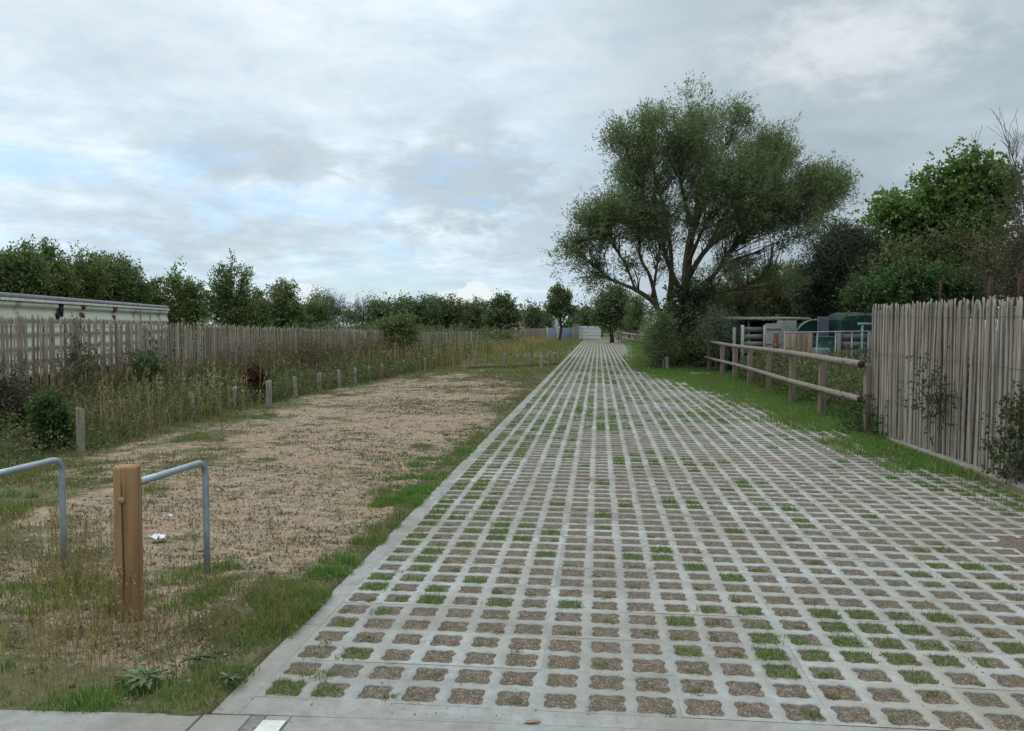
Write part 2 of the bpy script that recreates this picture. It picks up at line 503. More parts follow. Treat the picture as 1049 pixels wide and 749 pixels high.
def grassy(x, y):
    """0 bare sand ... 1 grass, on the field left of the lane"""
    x = np.asarray(x, float); y = np.asarray(y, float)
    c = np.maximum(-2.55 - 0.11 * (y - 4.5), -3.85)
    hw = np.minimum(0.85 + 0.15 * (y - 4.5), 2.1)
    hw = np.maximum(hw, 0.6)
    sand = np.exp(-np.abs((x - c) / hw) ** 3) * sst(y, 4.3, 6.6) * (1 - sst(y, 20, 29))
    g = 0.68 - 0.58 * sand
    g = g + 0.5 * np.exp(-((KERB_X - x) / (0.17 + 0.012 * y)) ** 2)
    g = g + 0.45 * sst(-x, 5.3 + 0.03 * y, 6.7 + 0.03 * y) + 0.4 * sst(y, 22, 30)
    g = g + 0.30 * np.exp(-((y - front(x)) / 0.26) ** 2)
    g = g - 0.20 * np.exp(-((y - 4.15) / 0.3) ** 2) * sst(-x, 1.9, 2.4)
    g = g + 0.80 * (fbm(x, y, 0.9, 3, 21) - 0.5) + 1.45 * (fbm(x, y * 0.8, 2.6, 3, 33) - 0.5)
    return np.clip(g, 0, 1.2)


xs = np.unique(np.round(np.concatenate([np.linspace(-300, -20, 26), np.linspace(-20, -8, 60), np.arange(-8, -1.62, 0.06),
     [KERB_X - 0.012, KERB_X - 0.003], np.arange(-1.4, 3.9, 0.5), [3.985, 3.999], np.arange(4.1, 10, 0.3), np.linspace(10, 300, 34)]), 4))
ys = np.unique(np.round(np.concatenate([np.linspace(-30, 2.4, 12), np.arange(2.5, 3.4, 0.025), np.arange(3.4, 12, 0.06), np.arange(12, 30, 0.16), np.arange(30, 84, 0.6),
     [84.0, 84.05], np.linspace(85, 500, 40)]), 4))
gx, gy = np.meshgrid(xs, ys)
sunk = ((gx > KERB_X - 0.008) & (gx < 3.99) & (gy < LANE_END + 0.01)) | (gy < front(gx) - 0.02)
gzv = np.where(sunk, -0.16, gz(gx, gy))
nx, ny = len(xs), len(ys)
i = (np.arange(ny - 1)[:, None] * nx + np.arange(nx - 1)[None, :]).ravel()
mb = MB().add(np.stack([gx.ravel(), gy.ravel(), gzv.ravel()], 1), np.stack([i, i + 1, i + nx + 1, i + nx], 1))

m, nt, bs, geo, out = material('field_ground')
atn = nt.new('ShaderNodeAttribute', attribute_name='turf')
pos = geo.outputs['Position']
n1 = nt.noise(pos, 1.3, 5)
n2 = nt.noise(pos, 9.0, 6, 0.65)
n3 = nt.noise(pos, 46.0, 4, 0.6)
vor = nt.new('ShaderNodeTexVoronoi'); vor.inputs['Scale'].default_value = 42.0
nt.l.new(pos, vor.inputs['Vector'])
sand = nt.ramp(n2, [(0.30, (0.155, 0.121, 0.082)), (0.50, (0.245, 0.193, 0.136)), (0.70, (0.345, 0.285, 0.213))])
sand = nt.mix(nt.m('MULTIPLY', nt.ss(n1, 0.40, 0.66), 0.5), sand, (0.285, 0.190, 0.118))
sand = nt.mix(nt.m('MULTIPLY', nt.ss(n3, 0.54, 0.68), 0.5), sand, (0.10, 0.075, 0.05))
stone = nt.m('LESS_THAN', vor.outputs['Distance'], 0.24)
stone = nt.m('MULTIPLY', stone, nt.ss(n2, 0.50, 0.58))
sand = nt.mix(nt.m('MULTIPLY', stone, 0.6), sand, (0.40, 0.36, 0.31))
turf = nt.ramp(n2, [(0.30, (0.062, 0.064, 0.030)), (0.50, (0.100, 0.098, 0.046)), (0.70, (0.160, 0.138, 0.080))])
n5 = nt.noise(nt.scalev(pos, (4.0, 6.5, 4.0)), 1.0, 5, 0.62)
fac = nt.m('ADD', atn.outputs['Fac'], nt.m('MULTIPLY', nt.m('SUBTRACT', n5, 0.5), 1.9))
fac = nt.m('ADD', fac, nt.m('MULTIPLY', nt.m('SUBTRACT', n3, 0.5), 0.9))
col = nt.mix(nt.ss(fac, 0.36, 0.66), sand, turf)
nt.l.new(col, bs.inputs['Base Color'])
bs.inputs['Roughness'].default_value = 0.95
hh = nt.m('ADD', nt.m('MULTIPLY', n2, 1.0), nt.m('MULTIPLY', n3, 0.45))
hh = nt.m('SUBTRACT', hh, nt.m('MULTIPLY', vor.outputs['Distance'], 0.25))
bump(nt, bs, hh, 0.9, 0.03)
ground = mb.build('ground', m, smooth=True)
tag(ground, kind='structure')
a = ground.data.attributes.new('turf', 'FLOAT', 'POINT')
tv = np.where(gx < 0, grassy(gx, gy), 1.0)
a.data.foreach_set('value', tv.ravel().astype(np.float32))

# ------------------------------------------------------------------ concrete
m, nt, bs, geo, out = material('concrete')
pos = geo.outputs['Position']
n1 = nt.noise(pos, 0.9, 5)
n2 = nt.noise(pos, 14.0, 6, 0.65)
n3 = nt.noise(pos, 120.0, 3, 0.6)
atn = nt.new('ShaderNodeAttribute', attribute_name='tint')
c = nt.ramp(n2, [(0.30, (0.242, 0.258, 0.248)), (0.52, (0.305, 0.324, 0.312)), (0.72, (0.362, 0.383, 0.370))])
c = nt.mix(nt.m('MULTIPLY', nt.ss(n1, 0.40, 0.64), 0.6), c, (0.245, 0.222, 0.185))
n6 = nt.noise(pos, 0.33, 5, 0.6)
c = nt.mix(nt.m('MULTIPLY', nt.ss(n6, 0.46, 0.66), 0.5), c, (0.215, 0.19, 0.157))
n4 = nt.noise(pos, 3.2, 5, 0.6)
c = nt.mix(nt.m('MULTIPLY', nt.ss(n4, 0.50, 0.68), 0.5), c, (0.19, 0.185, 0.165))
c = nt.mix(nt.m('MULTIPLY', nt.ss(n3, 0.57, 0.68), 0.6), c, (0.15, 0.145, 0.13))
n7 = nt.noise(pos, 38.0, 4, 0.7)
c = nt.mix(nt.m('MULTIPLY', nt.ss(n7, 0.62, 0.68), 0.75), c, (0.13, 0.118, 0.10))
c = nt.mix(nt.m('MULTIPLY', nt.ss(n7, 0.40, 0.30), 0.35), c, (0.42, 0.44, 0.43))
sp = nt.new('ShaderNodeSeparateXYZ'); nt.l.new(pos, sp.inputs[0])
n9 = nt.noise(pos, 6.5, 6, 0.68)
dust = nt.m('MULTIPLY', nt.ss(n9, 0.44, 0.60), nt.m('ADD', 0.18, nt.m('MULTIPLY', nt.ss(sp.outputs[1], 4.4, 7.5), 0.5)))
c = nt.mix(dust, c, (0.185, 0.163, 0.132))
c = nt.mix(1.0, c, nt.m('ADD', 0.88, nt.m('MULTIPLY', atn.outputs['Fac'], 0.24)), 'MULTIPLY')
nt.l.new(c, bs.inputs['Base Color'])
bs.inputs['Roughness'].default_value = 0.9
bump(nt, bs, nt.m('ADD', n2, nt.m('MULTIPLY', n3, 0.6)), 0.35, 0.006)
M['concrete'] = m

m, nt, bs, geo, out = material('cell_soil')
pos = geo.outputs['Position']
n1 = nt.noise(pos, 1.1, 4)
n2 = nt.noise(pos, 22.0, 6, 0.65)
n3 = nt.noise(pos, 110.0, 3, 0.6)
vor = nt.new('ShaderNodeTexVoronoi'); vor.inputs['Scale'].default_value = 85.0
nt.l.new(pos, vor.inputs['Vector'])
c = nt.ramp(n2, [(0.30, (0.066, 0.052, 0.038)), (0.50, (0.115, 0.090, 0.067)), (0.70, (0.185, 0.149, 0.115))])
c = nt.mix(nt.m('MULTIPLY', nt.ss(n1, 0.46, 0.66), 0.5), c, (0.105, 0.092, 0.055))
c = nt.mix(nt.m('MULTIPLY', nt.ss(n3, 0.54, 0.64), 0.7), c, (0.34, 0.30, 0.255))
c = nt.mix(nt.m('MULTIPLY', nt.ss(n3, 0.46, 0.36), 0.7), c, (0.055, 0.045, 0.035))
n8 = nt.noise(pos, 9.0, 4, 0.6)
c = nt.mix(nt.m('MULTIPLY', nt.ss(n8, 0.54, 0.64), 0.55), c, (0.085, 0.088, 0.045))
nt.l.new(c, bs.inputs['Base Color'])
bs.inputs['Roughness'].default_value = 0.95
bump(nt, bs, nt.m('SUBTRACT', nt.m('ADD', n2, nt.m('MULTIPLY', n3, 0.5)), nt.m('MULTIPLY', vor.outputs['Distance'], 0.4)), 1.0, 0.012)
M['soil'] = m

S_ = 0.2
# soil bed that fills the cells, lapping a little over the ribs in places
sx = np.arange(KERB_X + 0.1, 3.981, 0.10); sx[-1] = 3.98
sy = np.concatenate([np.arange(Y0 - S_ / 2 - 0.03, 16, 0.1), np.arange(16, LANE_END, 0.8)])
bx, by = np.meshgrid(sx, sy)
bz = -0.004 + 0.012 * (fbm(bx, by, 0.8, 3, 51) - 0.62)
lap = np.exp(-((bx - 3.35) / 0.55) ** 2 - ((by - 5.9) / 0.75) ** 2) + 0.8 * np.exp(-((bx - 3.7) / 0.3) ** 2 - ((by - 7.2) / 0.7) ** 2)
bz = np.minimum(bz, -0.002) + 0.011 * lap * (0.4 + fbm(bx, by, 2.5, 2, 3))
nx, ny = len(sx), len(sy)
i = (np.arange(ny - 1)[:, None] * nx + np.arange(nx - 1)[None, :]).ravel()
tag(MB().add(np.stack([bx.ravel(), by.ravel(), bz.ravel()], 1), np.stack([i, i + 1, i + nx + 1, i + nx], 1)).build('lane_soil', M['soil'], smooth=True), kind='structure')


# the lane itself: concrete grass pavers with four lobed cells
S = 0.2
NC = int((3.98 - (X0 - S / 2)) / S)
NR = int((LANE_END - Y0) / S) - 1


def paver_block(rows, N, seed):
    r_ = np.random.default_rng(seed)
    ii, jj = np.meshgrid(np.arange(NC), rows)
    ii, jj = ii.ravel(), jj.ravel()
    cx, cy = X0 + ii * S, Y0 + jj * S
    keep = cx < lane_right(cy) + 0.45
    ii, jj, cx, cy = ii[keep], jj[keep], cx[keep], cy[keep]
    k = len(cx)
    th = np.arange(N) * 2 * math.pi / N
    rad = 0.0840 - 0.0165 * np.cos(4 * th)
    hole = np.stack([rad * np.cos(th) * 0.98, rad * np.sin(th) * 0.97], 1)
    hole = np.clip(hole, -0.0955, 0.0955)
    sq = np.stack([np.cos(th), np.sin(th)], 1)
    sq = sq / np.abs(sq).max(1)[:, None] * (S / 2)
    sid = (ii // 3) * 7919 + (jj // 2) * 104729
    hsh = (np.sin(sid * 12.9898) * 43758.5453) % 1.0
    zt = 0.001 + 0.0028 * (hsh - 0.5)
    tx = 0.006 * (((hsh * 91.7) % 1.0) - 0.5)
    jit = 1 + 0.026 * r_.normal(size=(k, N, 1))
    chip = (r_.uniform(size=(k, N, 1)) < 0.02) * r_.uniform(0.08, 0.2, (k, N, 1))
    jit = jit + chip
    big = 1 + 0.05 * r_.normal(size=(k, 1, 1))
    H = hole[None] * jit * np.clip(big, 0.9, 1.06)
    H = np.clip(H, -0.0965, 0.0965)
    C = np.stack([cx, cy], 1)[:, None, :]
    ho = np.concatenate([C + H, np.zeros((k, N, 1))], 2)
    so = np.concatenate([C + np.repeat(sq[None], k, 0), np.zeros((k, N, 1))], 2)
    for a_ in (ho, so):
        a_[..., 2] = zt[:, None] + tx[:, None] * (a_[..., 0] - (X0 + (ii[:, None] // 3 * 3 + 1) * S))
    ri = C + H * 0.965
    ri = np.concatenate([ri, ho[..., 2:3] - 0.003], 2)
    lo = np.concatenate([C + H * 0.96, ho[..., 2:3] - 0.03], 2)
    V = np.concatenate([so, ho, ri, lo], 1)          # k, 4N, 3
    n = np.arange(N); n1 = (n + 1) % N
    f = np.concatenate([np.stack([n + s * N, n1 + s * N, n1 + (s + 1) * N, n + (s + 1) * N], 1) for s in range(3)])
    Fq = (f[None] + (np.arange(k) * 4 * N)[:, None, None]).reshape(-1, 4)
    return V.reshape(-1, 3), Fq, np.repeat(hsh, 4 * N), (ii, jj, cx, cy)


near_rows = np.arange(0, 62)
far_rows = np.arange(62, NR)
mb = MB()
v1, f1, t1, cell_a = paver_block(near_rows, 24, 1)
v2, f2, t2, cell_b = paver_block(far_rows, 8, 2)
mb.add(v1, f1); mb.add(v2, f2)
lane = mb.build('lane', M['concrete'])
tag(lane, kind='structure')
a = lane.data.attributes.new('tint', 'FLOAT', 'POINT')
a.data.foreach_set('value', np.concatenate([t1, t2]).astype(np.float32))


def slab(name, pts, z0, z1, mat, bev=0.006):
    """a straight sided slab from a ground outline"""
    bm = bmesh.new()
    vs = [bm.verts.new((p[0], p[1], z0)) for p in pts]
    f = bm.faces.new(vs)
    if f.normal.z > 0: f.normal_flip()
    ex = bmesh.ops.extrude_face_region(bm, geom=[f])
    for g in ex['geom']:
        if isinstance(g, bmesh.types.BMVert): g.co.z = z1
    bmesh.ops.recalc_face_normals(bm, faces=bm.faces[:])
    if bev:
        bmesh.ops.bevel(bm, geom=[e for e in bm.edges if all(abs(v.co.z - z1) < 1e-6 for v in e.verts)], offset=bev, segments=2, affect='EDGES')
    me = bpy.data.meshes.new(name); bm.to_mesh(me); bm.free()
    me.materials.append(mat)
    o = bpy.data.objects.new(name, me); COL.objects.link(o)
    ROOT[o.name] = (0, 0, 0)
    return o


# kerb stones along the left edge, one run with real joints
mb = MB()
y = float(front(KERB_X)) + 0.012
while y < LANE_END:
    mb.box((KERB_X + (X0 - S / 2 - 0.001 - KERB_X) / 2, y + 0.4985, -0.0545 + rng.normal() * 0.0008), (X0 - S / 2 - 0.001 - KERB_X, 0.998, 0.11), bevel=0.0025)
    y += 1.0
tag(mb.build('kerb', M['concrete']), kind='structure')
# edging beam under the right hand fence
mb = MB()
pa, pb = np.array([4.05, 12.0]), np.array([4.16, 4.0])
for k in range(8):
    p0 = pa + (pb - pa) * k / 8; p1 = pa + (pb - pa) * (k + 1) / 8
    c_ = (p0 + p1) / 2
    mb.box((c_[0] + 0.03, c_[1], -0.035), (0.13, 0.992, 0.13), rz=math.atan2(p0[0] - p1[0], p1[1] - p0[1]) + math.pi, bevel=0.006)
tag(mb.build('edging', M['concrete']), kind='structure')

# border strip between the first cells and the joint, then the pavement across the front
M['concrete_smooth'] = M['concrete']
bl = [(X0 - S / 2 - 0.002, float(front(X0 - S / 2)) + 0.005), (3.98, min(float(front(3.98)) + 0.005, Y0 - S / 2 - 0.004)), (3.98, Y0 - S / 2 - 0.001), (X0 - S / 2 - 0.002, Y0 - S / 2 - 0.001)]
tag(slab('lane_border', bl, -0.09, 0.001, M['concrete'], 0.003), kind='structure')
WX0, WX1 = at(272, 735)[0], at(298, 735)[0]
JX = at(209, 731)[0]
GX = at(254, 737)[0]


def fy(x, d=0.0):
    return min(float(front(x)), Y0 - S / 2 - 0.008) - 0.001 - d


for k, (xa, xb) in enumerate(((-30.0, -5.0), (-4.995, JX - 0.004), (JX + 0.002, GX), (WX0 + 0.001, WX1 - 0.001), (WX1 + 0.001, 1.6), (1.605, 3.9), (3.905, 60.0))):
    tag(slab('pavement', [(xa, -4), (xb, -4), (xb, fy(xb)), (xa, fy(xa))], -0.10, 0.0, M['concrete'], 0.003), kind='structure')
tag(slab('pavement_inset', [(GX + 0.002, -4), (WX0 - 0.002, -4), (WX0 - 0.002, fy(WX0)), (GX + 0.002, fy(GX))], -0.10, -0.002, plain('dark_inset', (0.15, 0.15, 0.14), 0.9, scale=40), 0.002), kind='structure')
tag(slab('white_marking', [(WX0 + 0.004, -4), (WX1 - 0.004, -4), (WX1 - 0.004, fy(WX1, 0.05)), (WX0 + 0.004, fy(WX0, 0.05))], 0.0035, 0.0065,
         plain('white_marking', (0.50, 0.52, 0.485), 0.7, var=0.12, scale=35, stain=(0.45, 0.45, 0.42), stain_scale=18), 0), kind='structure')

# ------------------------------------------------------------------ plants: leaves, blades, branches
def unit(v):
    return v / (np.linalg.norm(v, axis=-1, keepdims=True) + 1e-9)


def leaves(mb, c, d, L, W):
    """one folded four sided leaf at each c pointing along d"""
    n = len(c)
    d = unit(d)
    s = unit(np.cross(d, rng.normal(size=(n, 3))))
    up = np.cross(s, d)
    L = np.broadcast_to(L, (n,))[:, None]; W = np.broadcast_to(W, (n,))[:, None]
    mid = c + d * L * 0.45 + up * W * 0.2
    V = np.stack([c, mid + s * W / 2, c + d * L, mid - s * W / 2], 1).reshape(-1, 3)
    mb.add(V, np.arange(4 * n).reshape(n, 4))


def shoots(mb, c, o, m, Ls, per, leafL, leafW, spread, up=0.5, wild=0.6, hang=0.0, follow=0.6):
    """leafy shoots growing out of each clump centre c along its outward direction o"""
    k = len(c)
    c2 = np.repeat(c, m, 0); o2 = np.repeat(o, m, 0)
    n = len(c2)
    d = unit(unit(o2) * 0.7 + np.array([0, 0, up]) + wild * rng.normal(size=(n, 3)))
    s0 = c2 + rng.normal(size=(n, 3)) * spread
    L = rng.uniform(Ls[0], Ls[1], n)
    t = rng.uniform(0, 1, (n, per)) ** 0.8
    p = s0[:, None] + d[:, None] * (L[:, None] * t)[..., None] + rng.normal(size=(n, per, 3)) * leafL * 0.45
    p[..., 2] -= hang * (L[:, None] * t) ** 2
    p = p.reshape(-1, 3)
    ld = np.repeat(d, per, 0) * follow + 0.75 * rng.normal(size=(n * per, 3))
    q = len(p)
    p[:, 2] = np.maximum(p[:, 2], 0.01)
    leaves(mb, p, ld, leafL * rng.uniform(0.6, 1.35, q), leafW * rng.uniform(0.6, 1.3, q))


def blades(mb, p, h, w, lean=0.35, bent=True):
    """grass blades"""
    n = len(p)
    a = rng.uniform(0, 2 * math.pi, n)
    s = np.stack([np.cos(a), np.sin(a), np.zeros(n)], 1)
    b = rng.uniform(0, 2 * math.pi, n)
    ln = np.abs(rng.normal(size=n)) * lean
    l = np.stack([np.cos(b) * ln, np.sin(b) * ln, np.zeros(n)], 1)
    h = np.broadcast_to(h, (n,)); w = np.broadcast_to(w, (n,))
    H = h[:, None]; Wd = w[:, None] * 0.5
    z = np.array([0, 0, 1.0])
    tip = p + l * H + z * H * np.sqrt(np.clip(1 - np.clip(ln, 0, .95) ** 2, 0.1, 1))[:, None]
    if bent:
        md = p + l * H * 0.28 + z * H * 0.55
        V = np.stack([p - s * Wd, p + s * Wd, md + s * Wd * 0.75, md - s * Wd * 0.75, tip], 1).reshape(-1, 3)
        i = np.arange(n)[:, None] * 5
        mb.add(V, i + np.array([[0, 1, 2, 3]]), i + np.array([[3, 2, 4]]))
    else:
        V = np.stack([p - s * Wd, p + s * Wd, tip], 1).reshape(-1, 3)
        mb.add(V, np.arange(3 * n).reshape(n, 3))


def stalks(mb, p, h, w, heads=True, lean=0.18):
    """dry flowering stems, each with a loose seed head"""
    n = len(p)
    b = rng.uniform(0, 2 * math.pi, n); ln = np.abs(rng.normal(size=n)) * lean
    d = np.stack([np.cos(b) * ln, np.sin(b) * ln, np.ones(n)], 1)
    a = rng.uniform(0, math.pi, n)
    for q in (0, math.pi / 2):
        s = np.stack([np.cos(a + q), np.sin(a + q), np.zeros(n)], 1) * (w * 0.5)[:, None]
        m1 = p + d * np.array([0.45, 0.45, 0.5]) * h[:, None]
        tp = p + d * h[:, None]
        V = np.stack([p - s, p + s, m1 + s * .8, m1 - s * .8, tp + s * .4, tp - s * .4], 1).reshape(-1, 3)
        i = np.arange(n)[:, None] * 6
        mb.add(V, i + np.array([[0, 1, 2, 3]]), i + np.array([[3, 2, 4, 5]]))
    if heads:
        k = 7
        t = rng.uniform(0.70, 1.02, (n, k))
        c = p[:, None] + d[:, None] * (h[:, None] * t)[..., None]
        ld = np.repeat(d, k, 0) + 0.5 * rng.normal(size=(n * k, 3))
        hh = np.repeat(h, k)
        leaves(mb, c.reshape(-1, 3), ld, hh * rng.uniform(0.05, 0.11, n * k), np.repeat(w, k) * rng.uniform(1.2, 2.4, n * k))


def curve(p0, p1, c, n=6, wob=0.0):
    t = np.linspace(0, 1, n)[:, None]
    q = (1 - t) ** 2 * p0 + 2 * t * (1 - t) * c + t ** 2 * p1
    if wob:
        w = rng.normal(size=(n, 3)) * wob
        w[0] = 0; w[-1] = 0
        q = q + w
    return q


def smooth_path(pts, n=14):
    """Catmull-Rom through the points"""
    pts = np.asarray(pts, float)
    k = len(pts)
    if k < 3:
        t = np.linspace(0, 1, n)[:, None]
        return pts[0] * (1 - t) + pts[-1] * t
    ext = np.concatenate([[2 * pts[0] - pts[1]], pts, [2 * pts[-1] - pts[-2]]])
    u = np.linspace(0, k - 1 - 1e-6, n)
    i = u.astype(int); t = (u - i)[:, None]
    a, b, c, d = ext[i], ext[i + 1], ext[i + 2], ext[i + 3]
    return 0.5 * (2 * b + (c - a) * t + (2 * a - 5 * b + 4 * c - d) * t ** 2 + (3 * b - a - 3 * c + d) * t ** 3)


def clumps_in(blobs, n, surf=0.45):
    """n clump centres spread through ellipsoids, denser towards their skins; also the way out"""
    bl = np.array(blobs, float)
    vol = (bl[:, 3] * bl[:, 4] * bl[:, 5]) ** 0.8
    k = rng.choice(len(bl), n, p=vol / vol.sum())
    d = unit(rng.normal(size=(n, 3)))
    r = rng.uniform(0, 1, n) ** surf
    c = bl[k, :3] + d * r[:, None] * bl[k, 3:6]
    o = unit(d * bl[k, 3:6])
    return c, o


def branches(mb, clumps, attach, arad, r_tip=0.008, sides=4, bias=0.25, seg=5, maxr=0.05, droop=0.15):
    """thin branches from the nearest limb point below each clump"""
    A = np.asarray(attach); Ar = np.asarray(arad)
    for c in clumps:
        dv = c - A
        cost = np.linalg.norm(dv, axis=1) + 2.0 * np.maximum(0, A[:, 2] - c[2] + bias)
        j = int(np.argmin(cost))
        p0 = A[j]
        L = np.linalg.norm(c - p0)
        if L < 0.05: continue
        ctl = p0 + (c - p0) * 0.5 + np.array([0, 0, -droop * L]) + rng.normal(size=3) * 0.08 * L
        r0 = min(maxr, Ar[j] * 0.7, 0.012 + 0.014 * L)
        mb.tube(curve(p0, c, ctl, seg, 0.02 * L), np.linspace(r0, r_tip, seg), sides, cap=False)


def tree(name, label, cat, base, blobs, n_clump, leaf, shoot, mats, trunk_r=0.12, group=None, surf=0.45, up=0.5, wild=0.6,
         limbs=None, maxr=0.05, spread=0.15, part=('trunk', 'crown'), n_stem=1, twig=True, follow=0.6, hang=0.0):
    """a tree: trunk with limbs and branches, and a crown of leafy shoots. leaf=(length, width), shoot=(count, min, max, leaves)"""
    base = np.asarray(base, float)
    root = thing(name, base, label, cat, group)
    bl = np.array(blobs, float); bl[:, :3] += base
    c, o = clumps_in(bl, n_clump, surf)
    c[:, 2] = np.maximum(c[:, 2], base[2] + 0.08)
    tb = MB()
    A, Ar = [], []
    top = bl[:, 2].max()
    for s in range(n_stem):
        if limbs is None or n_stem > 1:
            tgt = bl[s % len(bl), :3] if n_stem > 1 else np.array([*(bl[:, :2].mean(0) * 0.5 + base[:2] * 0.5), top])
            b0 = base + (np.array([rng.normal() * 0.12, rng.normal() * 0.12, 0]) if n_stem > 1 else 0) - np.array([0, 0, 0.08])
            ctl = b0 * 0.5 + tgt * 0.5 + rng.normal(size=3) * 0.06 * (top - base[2]) * np.array([1, 1, 0]) + (np.array([b0[0] - tgt[0], b0[1] - tgt[1], 0]) * 0.3)
            pth = curve(b0, tgt, ctl, 12, 0.012 * (top - base[2]))
            r = np.linspace(trunk_r, trunk_r * 0.14, 12); r[0] *= 1.35
            tb.tube(pth, r, 8, rough=0.05)
            A += list(pth[3:]); Ar += list(r[3:])
    if limbs is None and n_stem == 1:
        P0 = list(A); R0 = list(Ar)
        for b in bl:
            h = base[2] + (b[2] - base[2]) * 0.5
            j = int(np.argmin([abs(q[2] - h) for q in P0]))
            pth = curve(P0[j], b[:3], (P0[j] + b[:3]) / 2 - np.array([0, 0, 0.1 * np.linalg.norm(b[:3] - P0[j])]), 7, 0.03)
            r = np.linspace(R0[j] * 0.7, 0.012, 7)
            tb.tube(pth, r, 6, cap=False)
            A += list(pth[1:]); Ar += list(r[1:])
    if limbs is not None:
        for pth, r0, r1 in limbs:
            q = smooth_path(pth, 16)
            r = r0 + (r1 - r0) * np.linspace(0, 1, 16) ** 0.8
            tb.tube(q, r, 9 if r0 > 0.12 else 6, rough=0.04)
            A += list(q[2:]); Ar += list(r[2:])
    if twig:
        branches(tb, c, A, Ar, maxr=maxr)
    tb.build(part[0], mats[0], root, smooth=True)
    cb = MB()
    shoots(cb, c, o, shoot[0], shoot[1:3], shoot[3], leaf[0], leaf[1], spread, up, wild, hang, follow)
    cb.build(part[1], mats[1], root)
    return root


def shrub(name, label, cat, base, blobs, n_clump, leaf, shoot, mats, **kw):
    kw.setdefault('n_stem', min(6, max(3, len(blobs))))
    kw.setdefault('trunk_r', 0.025)
    kw.setdefault('part', ('stems', 'foliage'))
    return tree(name, label, cat, base, blobs, n_clump, leaf, shoot, mats, **kw)


# ------------------------------------------------------------------ grass of the field, verge and cells
def scatter(x0, x1, y0, y1, dens):
    n = int((x1 - x0) * (y1 - y0) * dens)
    return rng.uniform(x0, x1, n), rng.uniform(y0, y1, n)


def clumpy(x, y, s, cut, seed):
    return fbm(x, y, s, 3, seed) > cut


mb = MB()
# near field, blades one by one
for (x0, x1, y0, y1, dens, hh, ww) in ((-6.2, KERB_X + 0.02, 2.85, 6.2, 4200, (0.02, 0.065), 0.0042), (-8.5, KERB_X + 0.015, 6.2, 11, 1700, (0.02, 0.06), 0.006),
                                       (-10, KERB_X + 0.015, 11, 20, 700, (0.025, 0.07), 0.010), (-10, KERB_X, 20, 40, 260, (0.03, 0.10), 0.018),
                                       (-16, KERB_X, 40, 88, 45, (0.06, 0.18), 0.04)):
    x, y = scatter(x0, x1, y0, y1, dens)
    g = grassy(x, y)
    patch = fbm(x, y, 1.7, 2, 77)
    keep = rng.uniform(0, 1, len(x)) < sst(g, 0.40, 0.95) * (0.25 + 0.9 * sst(patch, 0.35, 0.6)) + 0.02
    keep &= ~((x > KERB_X - 0.01) & (rng.uniform(0, 1, len(x)) < 0.7)) & (y > front(x) - 0.015)
    x, y, g, patch = x[keep], y[keep], g[keep], patch[keep]
    h = rng.uniform(hh[0], hh[1], len(x)) * (0.55 + 0.75 * g) * (0.6 + 1.0 * sst(patch, 0.4, 0.7))
    blades(mb, np.stack([x, y, gz(x, y)], 1), h, ww * rng.uniform(0.7, 1.4, len(x)), 0.65, bent=y0 < 11)
tag(mb.build('field_grass', M['grass']), 'short patchy dry and green grass on the sandy field', 'grass', kind='stuff')

mb = MB()
# lush tufts: by the kerb, round the posts, along the pavement
cxs, cys, crs = [], [], []
for k in range(420):
    y = 3.1 + rng.exponential(3.0) + 0.05
    if y > 24: continue
    u = rng.uniform()
    if u < 0.5: x = KERB_X - abs(rng.normal()) * (0.12 + 0.012 * y)
    else: x = rng.uniform(-6.5, KERB_X)
    if u >= 0.5 and (grassy(x, y) < 0.60 or fbm(x, y, 0.8, 2, 9) < 0.47): continue
    if u < 0.5 and fbm(x * 0 + 3.3, y, 0.8, 2, 19) < 0.43: continue
    cxs.append(x); cys.append(y); crs.append(rng.uniform(0.04, 0.12))
for px, py, r in ((190, 588, .20), (215, 580, .14), (225, 600, .16), (70, 600, .22), (40, 615, .24), (100, 602, .15), (120, 617, .12), (185, 618, .14), (205, 610, .12),
                  (300, 600, .16), (330, 585, .14), (270, 640, .16), (250, 655, .2), (215, 690, .22), (180, 712, .2), (240, 690, .15), (100, 712, .18), (60, 722, .16), (140, 700, .12),
                  (345, 583, .12), (20, 600, .2), (10, 520, .2), (235, 577, .1), (410, 535, .13), (395, 550, .12)):
    q = at(px, py + 5); cxs.append(q[0]); cys.append(q[1]); crs.append(r * .72)
for x, y, r in zip(cxs, cys, crs):
    n = int(1900 * r * (1 if y < 8 else 0.45))
    a_ = rng.uniform(0, 6.283, n); rr = r * np.sqrt(rng.uniform(0, 1, n))
    px_, py_ = x + np.cos(a_) * rr * 1.3, y + np.sin(a_) * rr
    ok = (px_ < KERB_X + 0.03) & (py_ > front(px_) - 0.015)
    px_, py_, rr = px_[ok], py_[ok], rr[ok]
    blades(mb, np.stack([px_, py_, gz(px_, py_)], 1), rng.uniform(0.03, 0.09, len(px_)) * (1.15 - 0.6 * rr / r), 0.0048 * rng.uniform(0.7, 1.4, len(px_)) * (1 if y < 8 else 2), 0.5)
tag(mb.build('lush_tufts', M['lush']), 'lush green grass tufts along the kerb and round the barriers', 'grass', kind='stuff')

